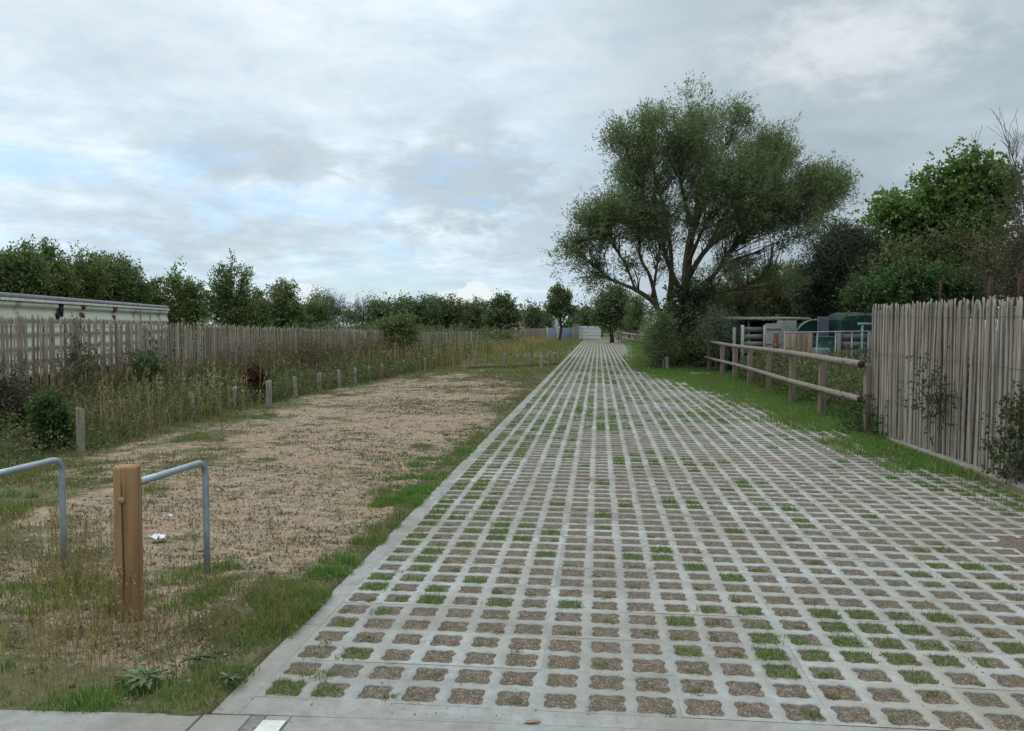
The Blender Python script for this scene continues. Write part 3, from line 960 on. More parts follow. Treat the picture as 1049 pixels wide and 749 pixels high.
# right verge
mb = MB()
for y0, y1, dens, ww, hh in ((6.5, 13, 2600, 0.008, (0.03, 0.09)), (13, 20, 1500, 0.011, (0.04, 0.10)), (20, 34, 950, 0.018, (0.05, 0.14)), (34, 86, 240, 0.035, (0.06, 0.2))):
    x, y = scatter(1.2, 5.0 if y1 < 30 else 9.0, y0, y1, dens)
    edge = lane_right(y) + 0.28 * (fbm(x, y, 1.4, 3, 5) - 0.5) * 2 + 0.1 * (fbm(x, y, 5, 2, 6) - 0.5)
    far_edge = np.where(y < 11.8, 3.955, 9)
    over = (x > edge - 0.75) & (rng.uniform(0, 1, len(x)) < 0.75 * sst(x - edge, -0.75, 0.0) * sst(fbm(x, y, 2.2, 2, 55), 0.42, 0.58))
    keep = ((x > edge) | over) & (x < far_edge)
    keep &= rng.uniform(0, 1, len(x)) < np.where(y < 9.0, 0.16 + 0.8 * sst(y, 8.2, 9.4), 1.0)
    x, y = x[keep], y[keep]
    blades(mb, np.stack([x, y, np.where(x < 3.98, 0.0, gz(x, y))], 1), rng.uniform(hh[0], hh[1], len(x)) * (0.5 + fbm(x, y, 1.2, 2, 15)), ww * rng.uniform(.7, 1.4, len(x)), 0.45, bent=y1 < 21)
tag(mb.build('verge_grass', M['lush']), 'bright green grass verge between the lane and the rail fence', 'grass', kind='stuff')

# grass in the cells
ii = np.concatenate([cell_a[0], cell_b[0]]); jj = np.concatenate([cell_a[1], cell_b[1]])
cx = np.concatenate([cell_a[2], cell_b[2]]); cy = np.concatenate([cell_a[3], cell_b[3]])
pr = 0.05 + 0.60 * sst(fbm(cx, cy * 0.7, 0.9, 3, 61), 0.60, 0.72) * sst(cy, 3, 7)
pr = pr + 0.22 * sst(cy, 9, 16)
pr = np.where(ii == 0, 0.72, pr); pr = np.where((ii == 1) & (cy < 12), np.maximum(pr, 0.52), pr); pr = np.where((ii == 2) & (cy > 4.2) & (cy < 12), np.maximum(pr, 0.3), pr)
pr = np.where((ii < 3) & (cy > 9), np.maximum(pr, 0.5), pr)
q1 = at(850, 655); q2 = at(755, 640); q3 = at(840, 725)
for q, rx_, ry_, amp in ((q1, 1.0, 0.50, 0.98), (at(960, 655), 0.80, 0.42, 0.96), (q2, 0.30, 0.36, 0.95), (q3, 0.28, 0.14, 0.6), (at(1015, 665), 0.3, 0.2, 0.8), (at(672, 572), 0.16, 0.2, 0.9), (at(700, 516), 0.16, 0.25, 0.9),
                         (at(617, 542), 0.15, 0.3, 0.7), (at(660, 645), 0.2, 0.25, 0.6), (at(575, 632), 0.18, 0.3, 0.6), (at(573, 430), 0.55, 3.2, 0.6), (at(935, 468), 0.55, 1.6, 0.95), (at(1000, 492), 0.35, 0.8, 0.85), (at(1010, 580), 0.5, 0.4, 0.5)):
    pr = np.maximum(pr, amp * np.exp(-(((cx - q[0]) / rx_) ** 2 + ((cy - q[1]) / ry_) ** 2) ** 1.5))
pr = np.maximum(pr, 0.85 * sst(cx - lane_right(cy), -0.9, -0.05) * sst(cy, 6.5, 8.5))
u = rng.uniform(0, 1, len(cx))
full = u < pr
half = (~full) & (u < pr + 0.34)
mb = MB(); ml = MB()


def cell_grass(sel, per, w, h, rr, offs, dst):
    c = np.stack([cx[sel], cy[sel]], 1)
    if not len(c): return
    k = len(c)
    n = per
    th = rng.uniform(0, 6.283, (k, n))
    rad = (0.0815 - 0.0155 * np.cos(4 * th)) * 0.97 * np.sqrt(rng.uniform(0, 1, (k, n))) * rr
    x = c[:, :1] + rad * np.cos(th) * 0.93 + offs * rng.normal(size=(k, 1)) * 0.035
    y = c[:, 1:] + rad * np.sin(th) * 1.03 + offs * (-0.035 + 0.02 * rng.normal(size=(k, 1)))
    sz = rng.uniform(0.55, 1.2, (k, 1)) * np.ones((k, n))
    p = np.stack([x, y, np.full_like(x, -0.006)], -1).reshape(-1, 3)
    blades(dst, p, (rng.uniform(h[0], h[1], (k, n)) * sz).ravel(), w * rng.uniform(.7, 1.4, k * n), 0.8 if w < .0055 else 0.45, bent=w < 0.006)


nearc = cy < 6.5; midc = (cy >= 6.5) & (cy < 13); farc = (cy >= 13) & (cy < 40)
soft = rng.uniform(0, 1, len(cx)) < 0.4
cell_grass(full & nearc & ~soft, 300, 0.0036, (0.008, 0.036), 1.13, 0.25, mb)
cell_grass(full & nearc & soft, 150, 0.0036, (0.008, 0.034), 0.85, 1, mb)
cell_grass(full & midc, 110, 0.007, (0.015, 0.048), 1.0, 0, mb)
cell_grass(full & farc, 36, 0.015, (0.015, 0.05), 1.0, 0, mb)
cell_grass(half & nearc, 80, 0.0036, (0.006, 0.024), 0.5, 1.3, ml)
cell_grass((~full) & nearc, 34, 0.0036, (0.004, 0.012), 1.0, 0, ml)
cell_grass(half & midc, 26, 0.007, (0.008, 0.026), 0.6, 1, ml)
cell_grass((~full) & midc, 26, 0.006, (0.005, 0.016), 1.0, 0, ml)
cell_grass((~full) & farc, 12, 0.013, (0.007, 0.020), 1.0, 0, ml)
cell_grass((cy >= 40) & (cy < 80), 7, 0.03, (0.010, 0.03), 1.0, 0, ml)
tag(mb.build('cell_grass', M['lush']), 'short green grass growing in the cells of the concrete pavers', 'grass', kind='stuff')
tag(ml.build('cell_moss', M['grass']), 'sparse olive moss and sprouts on the soil of the paver cells', 'moss', kind='stuff')

# dry golden stems in the foreground and along the stakes
mb = MB()
pts, hs = [], []
for px, py, n, r, h in ((20, 640, 40, .35, .22), (60, 680, 40, .3, .2), (105, 655, 40, .25, .22), (95, 625, 30, .2, .25), (140, 660, 30, .22, .16), (75, 590, 40, .2, .22), (90, 570, 30, .18, .3), (30, 700, 35, .3, .16),
                        (115, 640, 24, .12, .26), (160, 668, 20, .2, .14), (60, 720, 22, .16, .12), (195, 660, 16, .2, .14), (210, 700, 18, .25, .12), (0, 560, 40, .4, .25), (60, 560, 30, .2, .22), (205, 592, 20, .14, .1), (75, 600, 40, .16, .16)):
    q = at(px, py)
    for k in range(int(n * 1.7)):
        x, y = q[0] + rng.normal() * r, q[1] + rng.normal() * r * 0.7
        if x > KERB_X - 0.03 or y < front(x) + 0.02: continue
        pts.append((x, y)); hs.append(h * rng.uniform(0.45, 1.3))
pts = np.array(pts)
stalks(mb, np.stack([pts[:, 0], pts[:, 1], gz(pts[:, 0], pts[:, 1])], 1), np.array(hs), rng.uniform(0.0025, 0.005, len(hs)))
tag(mb.build('dry_grass', M['straw']), 'dry golden grass stems round the wooden barrier posts', 'dry grass', kind='stuff')

# ------------------------------------------------------------------ the weedy strip in front of the left fence
FL = [(-10.55, 6.0, 1.78), (-10.25, 10.5, 1.77), (-10.05, 13.74, 1.74), (-9.66, 19.6, 1.625), (-9.1, 25.5, 1.48), (-8.5, 31.7, 1.345), (-8.35, 33.2, 1.33)]


def fence_x(y):
    return np.interp(y, [p[1] for p in FL], [p[0] for p in FL])


def stake_x(y):
    return np.interp(y, [9, 14, 22, 28, 34], [-6.5, -6.9, -6.6, -6.3, -5.6])


def thicket(n, ylim, xfun, hfun, leafL, leafW, mb, per=34, seed=0, cut=0.0, m_=5):
    y = rng.uniform(ylim[0], ylim[1], n)
    x = xfun(y)
    h = hfun(x, y)
    ok = h > 0.05
    x, y, h = x[ok], y[ok], h[ok]
    c = np.stack([x, y, gz(x, y) + h * rng.uniform(0.05, 0.75, len(x))], 1)
    shoots(mb, c, np.tile([[0, 0, 1.0]], (len(c), 1)), m_, (0.10, 0.30), per // m_, leafL, leafW, 0.10, 0.7, 0.7)


def weed_h(x, y):
    t = np.clip((stake_x(y) + 0.25 - x) / (stake_x(y) + 0.25 - fence_x(y)), 0, 1)
    return (0.06 + 0.62 * t ** 1.0) * (0.55 + 0.9 * fbm(x, y, 0.8, 3, 40)) * np.where(y < 17, 0.72, 1.0)


mb = MB()
for ylim, n, L in (((7.5, 13), 900, 0.050), ((13, 20), 1250, 0.060), ((20, 33), 1300, 0.075)):
    thicket(n, ylim, lambda y: fence_x(y) + 0.1 + (stake_x(y) + 0.12 - fence_x(y)) * rng.uniform(0, 1, len(y)), weed_h, L, L * 0.5, mb)
thicket(700, (33, 46), lambda y: rng.uniform(-11.5, -5.8, len(y)) + 0 * y, lambda x, y: 0.1 + 0.55 * fbm(x, y, 0.7, 3, 44), 0.10, 0.05, mb)
tag(mb.build('weeds', M['weed']), 'tangled waist high weeds in front of the left paling fence', 'weeds', kind='stuff')

mb = MB()
for ylim, n, L in (((7.5, 13), 520, 0.045), ((13, 20), 620, 0.055), ((20, 33), 560, 0.07)):
    thicket(n, ylim, lambda y: fence_x(y) + 0.1 + (stake_x(y) - 0.5 - fence_x(y)) * rng.uniform(0, 1, len(y)) ** 1.2, lambda x, y: weed_h(x, y) * 1.25 * (fbm(x, y, 0.55, 2, 202) > .48), L, L * 0.4, mb)
tag(mb.build('brown_weeds', M['brown_weed']), 'browned and withered weeds nearest the left paling fence', 'weeds', kind='stuff')

mb = MB()
pts = []
for n, y0, y1 in ((70, 9, 14), (150, 14, 22), (420, 22, 34), (560, 34, 47)):
    y = rng.uniform(y0, y1, n)
    xr = np.where(y < 33.5, stake_x(y) - 0.15, -4.6); xl = np.where(y < 33.5, fence_x(y) + 0.2, -11)
    x = xl + (xr - xl) * rng.uniform(0, 1, n) ** 0.8
    ok = fbm(x, y, 0.7, 2, 90) > 0.54
    pts.append(np.stack([x[ok], y[ok]], 1))
# the standing clumps that catch the eye
for px, py, n, r in ((118, 447, 26, .25), (112, 452, 14, .15), (150, 440, 20, .35), (165, 434, 22, .3), (220, 427, 26, .3), (212, 430, 14, .2), (245, 420, 12, .25), (395, 383, 30, .4), (440, 380, 50, .6), (455, 378, 50, .6), (140, 450, 26, .5), (470, 376, 40, .6), (500, 366, 50, .8)):
    q = at(px, py)
    pts.append(q[:2] + rng.normal(size=(n, 2)) * r)
pts = np.concatenate(pts)
wd = 0.0045 + 0.00042 * pts[:, 1]
stalks(mb, np.stack([pts[:, 0], pts[:, 1], gz(pts[:, 0], pts[:, 1])], 1), rng.uniform(0.25, 1.0, len(pts)) * np.where(pts[:, 1] > 33, 0.95, 0.95), wd * rng.uniform(0.6, 1.2, len(pts)), lean=0.22)
tag(mb.build('tall_dry_stalks', M['straw']), 'tall straw coloured stalks among the weeds by the left fence', 'dry grass', kind='stuff')

# reddish brown stems standing against the fence
mb = MB()
n = 1500
y = np.concatenate([rng.uniform(9, 17, 450), rng.uniform(16, 33, n - 450)])
x = fence_x(y) + 0.12 + np.abs(rng.normal(size=n)) * 0.75
ok = fbm(x, y, 0.6, 2, 191) > 0.47
x, y = x[ok], y[ok]
stalks(mb, np.stack([x, y, gz(x, y)], 1), rng.uniform(0.5, 1.15, len(x)), (0.0045 + 0.0004 * y) * rng.uniform(.7, 1.2, len(x)), lean=0.10)
tag(mb.build('brown_stems', M['brown_stem']), 'dead brown stems standing against the left paling fence', 'dry stems', kind='stuff')

# rank growth on the other side of the left fence
mb = MB()
y = np.concatenate([rng.uniform(27, 60, 1500), rng.uniform(44, 62, 700)]); x = np.concatenate([-10.2 - rng.uniform(0, 1, 1500) ** .8 * (7 + .2 * (y[:1500] - 27)), rng.uniform(-18, -6, 700)])
ok = (x < np.interp(y, [27, 34, 44, 47, 62], [-10.0, -9.4, -10.6, -6.5, -5.6])) & ~((y > 33) & (y < 46.5) & (x > -10.4))
x, y = x[ok], y[ok]
c = np.stack([x, y, rng.uniform(0.1, 0.95, len(x)) * (.6 + .6 * fbm(x, y, .4, 2, 5))], 1)
shoots(mb, c, np.tile([[0, 0, 1.0]], (len(c), 1)), 5, (.2, .6), 8, .14, .08, .25, .6, .7)
tag(mb.build('undergrowth', M['hedge_far']), 'dense green undergrowth below the hedgerow behind the left fence', 'undergrowth', kind='stuff')

# small flat tufts and dead scraps sprinkled over the sand
mb = MB()
n = 10500
x = rng.uniform(-7.2, KERB_X - .05, n); y = 3.6 + rng.uniform(0, 1, n) ** 1.25 * 24
ok = rng.uniform(0, 1, n) < .25 + .9 * sst(fbm(x, y, .8, 3, 141), .38, .6)
x, y = x[ok], y[ok]
k = 16
sz = rng.uniform(.02, .07, len(x)) * (1 + .03 * y)
xx = (x[:, None] + rng.normal(size=(len(x), k)) * sz[:, None] * 1.2).ravel(); yy = (y[:, None] + rng.normal(size=(len(x), k)) * sz[:, None] * .7).ravel()
ok = xx < KERB_X - .01
xx, yy = xx[ok], yy[ok]
blades(mb, np.stack([xx, yy, gz(xx, yy)], 1), rng.uniform(.008, .032, len(xx)), (.006 + .0006 * yy) * rng.uniform(.7, 1.4, len(xx)), 1.3, bent=False)
tag(mb.build('sparse_tufts', M['dry_tuft']), 'tiny flat tufts sprinkled over the sandy ground', 'grass', kind='stuff')

# loose stones of the sandy ground, and crumbs of soil on the lane
mb = MB()
n = 5200
x = np.concatenate([rng.uniform(-6.5, KERB_X - .03, 4000), rng.uniform(KERB_X, 3.6, 1200)]); y = 3.2 + rng.uniform(0, 1, n) ** 1.6 * 14
ok = (y > front(x) + .03) & np.where(x < KERB_X, rng.uniform(0, 1, n) < 1.1 - .8 * grassy(x, y), fbm(x, y, 1.1, 2, 12) > .5)
x, y = x[ok], y[ok]
k = len(x)
r = np.where(x < KERB_X, rng.uniform(.004, .013, k) * (1 + (rng.uniform(0, 1, k) < .06) * 1.2), rng.uniform(.002, .006, k))
oc = np.array([[1, 0, 0], [0, 1, 0], [-1, 0, 0], [0, -1, 0], [0, 0, .75], [0, 0, -.5]], float)
V = np.stack([x, y, np.where(x < KERB_X, gz(x, y), .003) + r * .3], 1)[:, None] + oc[None] * r[:, None, None] * rng.uniform(.6, 1.3, (k, 6, 1)) + rng.normal(size=(k, 6, 3)) * r[:, None, None] * .15
T = np.array([[0, 1, 4], [1, 2, 4], [2, 3, 4], [3, 0, 4], [1, 0, 5], [2, 1, 5], [3, 2, 5], [0, 3, 5]])
mb.add(V.reshape(-1, 3), (T[None] + (np.arange(k) * 6)[:, None, None]).reshape(-1, 3))
tag(mb.build('gravel', M['pebble']), 'loose small stones and crumbs on the sand and the lane', 'gravel', kind='stuff')

# far left rough grass beyond the field
mb = MB()
x, y = scatter(-14, -1.9, 44, 84, 16)
ok = (x < -3.6 - 1.6 * fbm(x, y, 0.3, 2, 4))
x, y = x[ok], y[ok]
blades(mb, np.stack([x, y, gz(x, y)], 1), rng.uniform(0.25, 0.8, len(x)) * sst(-x, 2.8, 6.0), 0.07, 0.3)
tag(mb.build('rough_grass', M['straw']), 'pale rough grass on the far left beyond the stakes', 'dry grass', kind='stuff')

# allotment weeds behind the rail fence
mb = MB()
y = rng.uniform(12.8, 25, 1500)
x = 4.15 + rng.uniform(0, 1, 1500) ** 1.2 * 6.5
h = (0.35 + 0.85 * fbm(x, y, 0.7, 3, 71)) * np.clip((x - 3.7) / 1.0, 0.25, 1) * 0.9
c = np.stack([x, y, h * rng.uniform(0.05, 0.8, len(x))], 1)
shoots(mb, c, np.tile([[0, 0, 1.0]], (len(c), 1)), 5, (0.12, 0.32), 8, 0.085, 0.04, 0.12, 0.7, 0.7)
tag(mb.build('allotment_weeds', M['weed']), 'green and yellow weeds filling the plot behind the rail fence', 'weeds', kind='stuff')
mb = MB()
n = 420
y = rng.uniform(13, 22, n); x = 4.5 + rng.uniform(0, 5.0, n)
ok = fbm(x, y, 0.8, 2, 17) > 0.48
x, y = x[ok], y[ok]
stalks(mb, np.stack([x, y, gz(x, y)], 1), rng.uniform(0.5, 1.15, len(x)), np.full(len(x), 0.014), lean=0.12)
tag(mb.build('allotment_stalks', M['straw']), 'yellowing tall stalks standing in the plot behind the rail fence', 'dry grass', kind='stuff')


# ------------------------------------------------------------------ wooden barriers with a bent steel tube
def barrier(px, py_foot, label, leg_px=None, leg_py=None, post=None, leg=None, rz=R(15), tilt=0.0):
    b = at(px, py_foot) if post is None else np.array(post)
    l = at(leg_px, leg_py) if leg is None else np.array(leg)
    root = thing('barrier', (b[0], b[1], 0), label, 'barrier', 'timber and tube barriers')
    H = 0.83
    bm = bmesh.new()
    # squared post with worn edges and a slight lean
    sec = []
    w, ch = 0.058, 0.011
    prof = [(-w, -w + ch), (-w + ch, -w), (w - ch, -w), (w, -w + ch), (w, w - ch), (w - ch, w), (-w + ch, w), (-w, w - ch)]
    zs = [-0.2, 0.05, 0.3, 0.55, H - 0.012, H]
    for k, z in enumerate(zs):
        s = 1.0 if k < 5 else 0.955
        row = []
        for (x, y) in prof:
            x, y = x * s + rng.normal() * 0.0008, y * s + rng.normal() * 0.0008
            X_, Y_ = x * math.cos(rz) - y * math.sin(rz), x * math.sin(rz) + y * math.cos(rz)
            row.append((b[0] + X_ + tilt * z, b[1] + Y_, z))
        sec.append(row)
    V = np.array(sec).reshape(-1, 3)
    F = [[k * 8 + i, k * 8 + (i + 1) % 8, (k + 1) * 8 + (i + 1) % 8, (k + 1) * 8 + i] for k in range(5) for i in range(8)]
    MB().add(V, np.array(F), np.array([[40 + i for i in range(8)]])).build('post', M['post_new'], root)
    # the tube: out of the back of the post, along, round a bend and into the ground
    zt = 0.722
    d = l[:2] - b[:2]; L = np.linalg.norm(d); d /= L
    rb = 0.085
    pts = [np.array([*(b[:2] + d * 0.045), zt]), np.array([*(b[:2] + d * (L * 0.5)), zt])]
    for a in np.linspace(0, math.pi / 2, 9):
        pts.append(np.array([*(b[:2] + d * (L - rb + rb * math.sin(a))), zt - rb + rb * math.cos(a)]))
    pts += [np.array([*l[:2], 0.3]), np.array([*l[:2], -0.1])]
    MB().tube(np.array(pts), 0.0205, 14).build('steel_tube', M['galv'], root, smooth=True)
    # bolt on the front face
    n = np.array([math.sin(rz), -math.cos(rz), 0])
    c = np.array([b[0] + tilt * 0.6, b[1], 0.655]) + n * 0.0555 - np.array([math.cos(rz), math.sin(rz), 0]) * 0.016
    MB().tube([c, c + n * 0.010, c + n * 0.017], [0.020, 0.019, 0.010], 12).build('bolt', M['bolt'], root)
    return root


M['bolt'] = plain('weathered_bolt', (0.30, 0.22, 0.15), 0.6, 0.3)
q = at(134, 632)
l2 = at(208, 587)
barrier(0, 0, 'squared timber post with bolt head, its grey steel tube reaching back to the right', post=q, leg=(q[0] + 0.04, l2[1]))
l1 = at(66, 582)
barrier(0, 0, 'bent grey steel tube at the left edge of the picture, its post out of frame', post=(l1[0] - 0.02, q[1] + 0.05, 0), leg=l1)

# ------------------------------------------------------------------ stakes along the field
STAKES = [
    (83, 463, 418, .085, 0.02, 0, 'stout dark grey stake with a pale sawn top beside the green bush'),
    (199, 430, 402, .075, -0.10, 2, 'pale grey stake leaning left among dry stalks, front of the row'),
    (240, 420, 396, .065, 0.05, 1, 'thin brown stake half hidden in weeds left of the dark red dock'),
    (275, 418, 390, .085, 0.01, 1, 'thick brown stake just right of the dark red dock'),
    (303, 408, 386, .070, -0.05, 0, 'pale grey stake right of the thick brown one, at the edge of the green weeds'),
    (327, 402, 382, .075, 0.02, 1, 'brown stake before the reddish dry growth of the fence, sixth from the left'),
    (348, 398, 379, .065, -0.06, 0, 'slim grey stake leaning left, seventh from the left'),
    (364, 394, 377, .075, 0.0, 1, 'upright broad brown stake, eighth from the left'),
    (379, 390, 375, .065, -0.05, 0, 'grey stake leaning a little left below the ivy bush, ninth from the left'),
    (392, 387, 373, .070, -0.02, 0, 'grey stake right below the ivy bush, tenth from the left'),
    (406, 383, 371, .060, 0.03, 1, 'short brown stake at the right foot of the ivy bush, eleventh from the left'),
    (416, 381, 369, .060, -0.2, 1, 'tilted brown stake leaning over the fallen branch, twelfth from the left'),
    (426, 380, 369, .075, 0.0, 0, 'grey stake at the right end of the fallen branch, thirteenth from the left'),
    (435, 380, 367, .070, 0.0, 1, 'last stake of the long row, beside rusty dry stalks'),
    (481, 375, 363, .075, -0.04, 0, 'leftmost stake of the far log edged plot, lower of a close pair'),
    (486, 374, 360, .080, 0.02, 0, 'taller right stake of the close pair at the left end of the far plot'),
    (517, 377, 362, .080, 0.0, 1, 'lone brown stake midway along the log of the far plot'),
    (543, 374, 362, .070, 0.0, 0, 'thin grey stake behind the log, left of the trio at its right end'),
    (555, 379, 364, .100, 0.0, 1, 'front brown stake of the trio at the right end of the far plot'),
    (562, 375, 362, .080, 0.03, 1, 'middle stake of the trio at the right end of the far plot'),
    (568, 372, 361, .080, 0.0, 1, 'rearmost stake of the trio at the right end of the far plot'),
    (675.5, 378, 365, .090, -0.05, 0, 'left stake of the three by the willow, leaning left'),
    (679.5, 378.5, 366, .070, 0.02, 1, 'thin middle stake of the three by the willow'),
    (683.5, 379, 365.5, .100, 0.0, 0, 'thickest right hand stake of the three by the willow'),
]
for px, py, pt, w, lean, mt, lab in STAKES:
    b = at(px, py)
    # height from the sight line over its top
    dep = HX * b[0] + HY * b[1]
    h = max(0.25, P(px, pt, dep)[2])
    mb = MB()
    n = 9
    a = np.linspace(0, 2 * math.pi, n, endpoint=False)
    w *= 1.18 if px > 250 else 1.0
    prof = (w / 2) * (1 + 0.18 * rng.normal(size=n))
    rows = []
    for k, z in enumerate((-0.15, h * 0.35, h * 0.75, h - 0.015, h)):
        s = (1.05, 1.0, 0.97, 0.95, 0.84)[k]
        rr = prof * s
        tz = z + (np.cos(a + rng.uniform(0, 6)) * 0.012 if k == 4 else 0)
        rows.append(np.stack([b[0] + np.cos(a) * rr + lean * z, b[1] + np.sin(a) * rr * 0.85, np.broadcast_to(tz, (n,))], 1))
    i = np.arange(n)
    F = np.concatenate([np.stack([k * n + i, k * n + (i + 1) % n, (k + 1) * n + (i + 1) % n, (k + 1) * n + i], 1) for k in range(4)])
    mb.add(np.concatenate(rows), F, 4 * n + i[None])
    tag(mb.build('stake', M['stake'], origin=(b[0], b[1], 0)), lab, 'stake',
        'grey stakes along the field' if px < 440 else 'stakes of the far log edged plot' if px < 600 else 'three stakes by the willow')

# logs edging the far plot, a fallen branch, little finds on the ground
for pa_, pb_, r, lab in (((479, 378), (512, 376.5), 0.05, 'left grey log edging the far plot, lying along the ground'), ((514, 377.5), (571, 374), 0.055, 'right longer log edging the far plot between the lone stake and the trio')):
    a_, b_ = at(*pa_), at(*pb_)
    pts = smooth_path([a_ + [0, 0, r * .8], (a_ * .6 + b_ * .4) + [0, 0.04, r * .9], b_ + [0, 0, r * .8]], 8)
    tag(MB().tube(pts - a_ * [1, 1, 0] + a_ * [1, 1, 0], r, 9, rough=0.05).build('log', M['bark'], origin=(a_[0], a_[1], 0)), lab, 'log', 'logs of the far plot')
a_, b_ = at(414, 379), at(434, 377)
tag(MB().tube(smooth_path([a_ + [0, 0, .25], (a_ + b_) / 2 + [0, 0, .16], b_ + [0, 0, .12]], 8), np.linspace(.05, .03, 8), 7, rough=.06).build('fallen_branch', M['bark'], origin=(a_[0], a_[1], 0)),
    'fallen branch lying between the last stakes of the left row', 'branch')

M['litter'] = plain('white_litter', (0.62, 0.64, 0.66), 0.5, var=0.15)
for px, py, s, lab in ((163, 556, 0.06, 'white crumpled litter lying between the timber post and its tube'), (173, 533, 0.028, 'small white scrap behind the crumpled litter')):
    q = at(px, py)
    n = 7
    g = np.stack(np.meshgrid(np.linspace(-1, 1, n), np.linspace(-1, 1, n)), -1).reshape(-1, 2)
    v = np.stack([q[0] + g[:, 0] * s + rng.normal(size=n * n) * s * .12, q[1] + g[:, 1] * s * .55 + rng.normal(size=n * n) * s * .12, 0.035 + np.abs(rng.normal(size=n * n)) * s * .28], 1)
    i = (np.arange(n - 1)[:, None] * n + np.arange(n - 1)).ravel()
    f = np.stack([i, i + 1, i + n + 1, i + n], 1)
    v2 = v - [0, 0, 0.002]
    tag(MB().add(v, f).add(v2, f[:, ::-1]).build('litter', M['litter'], origin=(q[0], q[1], 0.03)), lab, 'litter')
M['deadleaf'] = plain('dead_leaf', (0.27, 0.17, 0.10), 0.8)
for px, py, s, rz_, lab in ((545, 741, 0.036, 0.2, 'curled orange brown leaf on the pavement joint'),):
    q = at(px, py)
    t = np.linspace(0, 1, 7)
    w_ = np.sin(t * math.pi) ** 0.7 * s * 0.35
    L = (t - .5) * 2 * s
    z = 0.003 + 0.004 * np.cos((t - .5) * 2.5) ** 2
    c_, s_ = math.cos(rz_), math.sin(rz_)
    def rw(o): return np.stack([q[0] + L * c_ - o * s_, q[1] + L * s_ + o * c_, z + (np.abs(o) > 0) * 0.003], 1)
    v = np.concatenate([rw(-w_), rw(w_ * 0), rw(w_)])
    i = np.arange(6)
    f = np.concatenate([np.stack([i + a_, i + 1 + a_, i + 8 + a_, i + 7 + a_], 1) for a_ in (0, 7)])
    tag(MB().add(v, f).build('fallen_leaf', M['deadleaf'], origin=(q[0], q[1], 0)), lab, 'leaf')


# ------------------------------------------------------------------ paling fences
def resample(pts, step):
    p = np.array(pts, float)
    seg = np.linalg.norm(np.diff(p[:, :2], axis=0), axis=1)
    s = np.concatenate([[0], np.cumsum(seg)])
    u = np.arange(0, s[-1], step)
    return np.stack([np.interp(u, s, p[:, k]) for k in range(3)], 1), u


def paling(name, label, pts, gap, wr, mat, wires, post_step, jag=0.03, lean=0.03, side=1, post_h=0.95, group=None, posts=True, tilt_seed=1):
    c, u = resample(pts, gap)
    root = thing(name, (pts[0][0], pts[0][1], 0), label, 'fence', group)
    tdir = np.gradient(c[:, :2], axis=0); tdir /= np.linalg.norm(tdir, axis=1)[:, None]
    ndir = np.stack([tdir[:, 1], -tdir[:, 0]], 1) * side
    mb = MB()
    wave = (fbm(u, u * 0, 0.35, 3, tilt_seed) - 0.5)
    for k in range(len(c)):
        if rng.uniform() < 0.02: continue
        w = rng.uniform(*wr) * (1.35 if rng.uniform() < 0.12 else 1.0)
        th = w * rng.uniform(0.38, 0.6)
        h = c[k, 2] * (1 + wave[k] * 0.06) + rng.normal() * jag
        base = c[k, :2] + tdir[k] * rng.normal() * gap * 0.16
        ln = lean * (rng.normal() * 0.6 + wave[k] * 2.0)
        bow = rng.normal() * 0.008
        ns = 6
        a = np.array([0.2, 0.9, 2.0, 3.3, 4.4, 5.5]) + rng.normal(size=ns) * 0.12
        rows = []
        zs = np.array([0.0, 0.33, 0.66, 0.93, 0.965, 1.0]) * h
        tipo = rng.normal() * 0.25
        for j, z in enumerate(zs):
            s = (1, 1, 0.97, 0.92, 0.8, rng.choice([0.25, 0.5, 0.8]))[j]
            off = ln * z + bow * math.sin(z * 2.2) + rng.normal() * 0.0025 + (tipo * w if j == 5 else 0)
            X_ = (np.cos(a) * w / 2 * s + off)
            Y_ = np.sin(a) * th / 2 * s + 0.012 * math.sin(k * 1.7) + rng.normal() * 0.003
            rows.append(np.stack([base[0] + tdir[k, 0] * X_ + ndir[k, 0] * Y_, base[1] + tdir[k, 1] * X_ + ndir[k, 1] * Y_, np.full(ns, z - 0.01)], 1))
        i = np.arange(ns)
        F = np.concatenate([np.stack([j * ns + i, j * ns + (i + 1) % ns, (j + 1) * ns + (i + 1) % ns, (j + 1) * ns + i], 1) for j in range(5)])
        mb.add(np.concatenate(rows), F, 5 * ns + i[None])
    mb.build('picket_panel', mat, root)
    # twisted wires, a strand either side of the pales
    for wz in wires:
        mw = MB()
        for sgn in (-1, 1):
            off = sgn * (0.020 + 0.004 * np.sin(u * 40)) + 0.003
            z = c[:, 2] * wz + 0.012 * np.sin(u * 1.3 + wz * 9) + sgn * 0.004
            mw.tube(np.stack([c[:, 0] + ndir[:, 0] * off, c[:, 1] + ndir[:, 1] * off, z], 1), 0.0022, 4, cap=False)
        mw.build('wire', M['wire'], root)
    if posts:
        L = u[-1]
        for s in np.arange(0.05, L, post_step):
            k = int(s / gap)
            b = c[k, :2] - ndir[k] * 0.085
            MB().tube([[b[0], b[1], -0.05], [b[0] + .005, b[1], c[k, 2] * .5], [b[0], b[1], c[k, 2] * post_h]], [0.048, 0.046, 0.043], 9, rough=0.02).build('post', M['rail'], root)
    return root


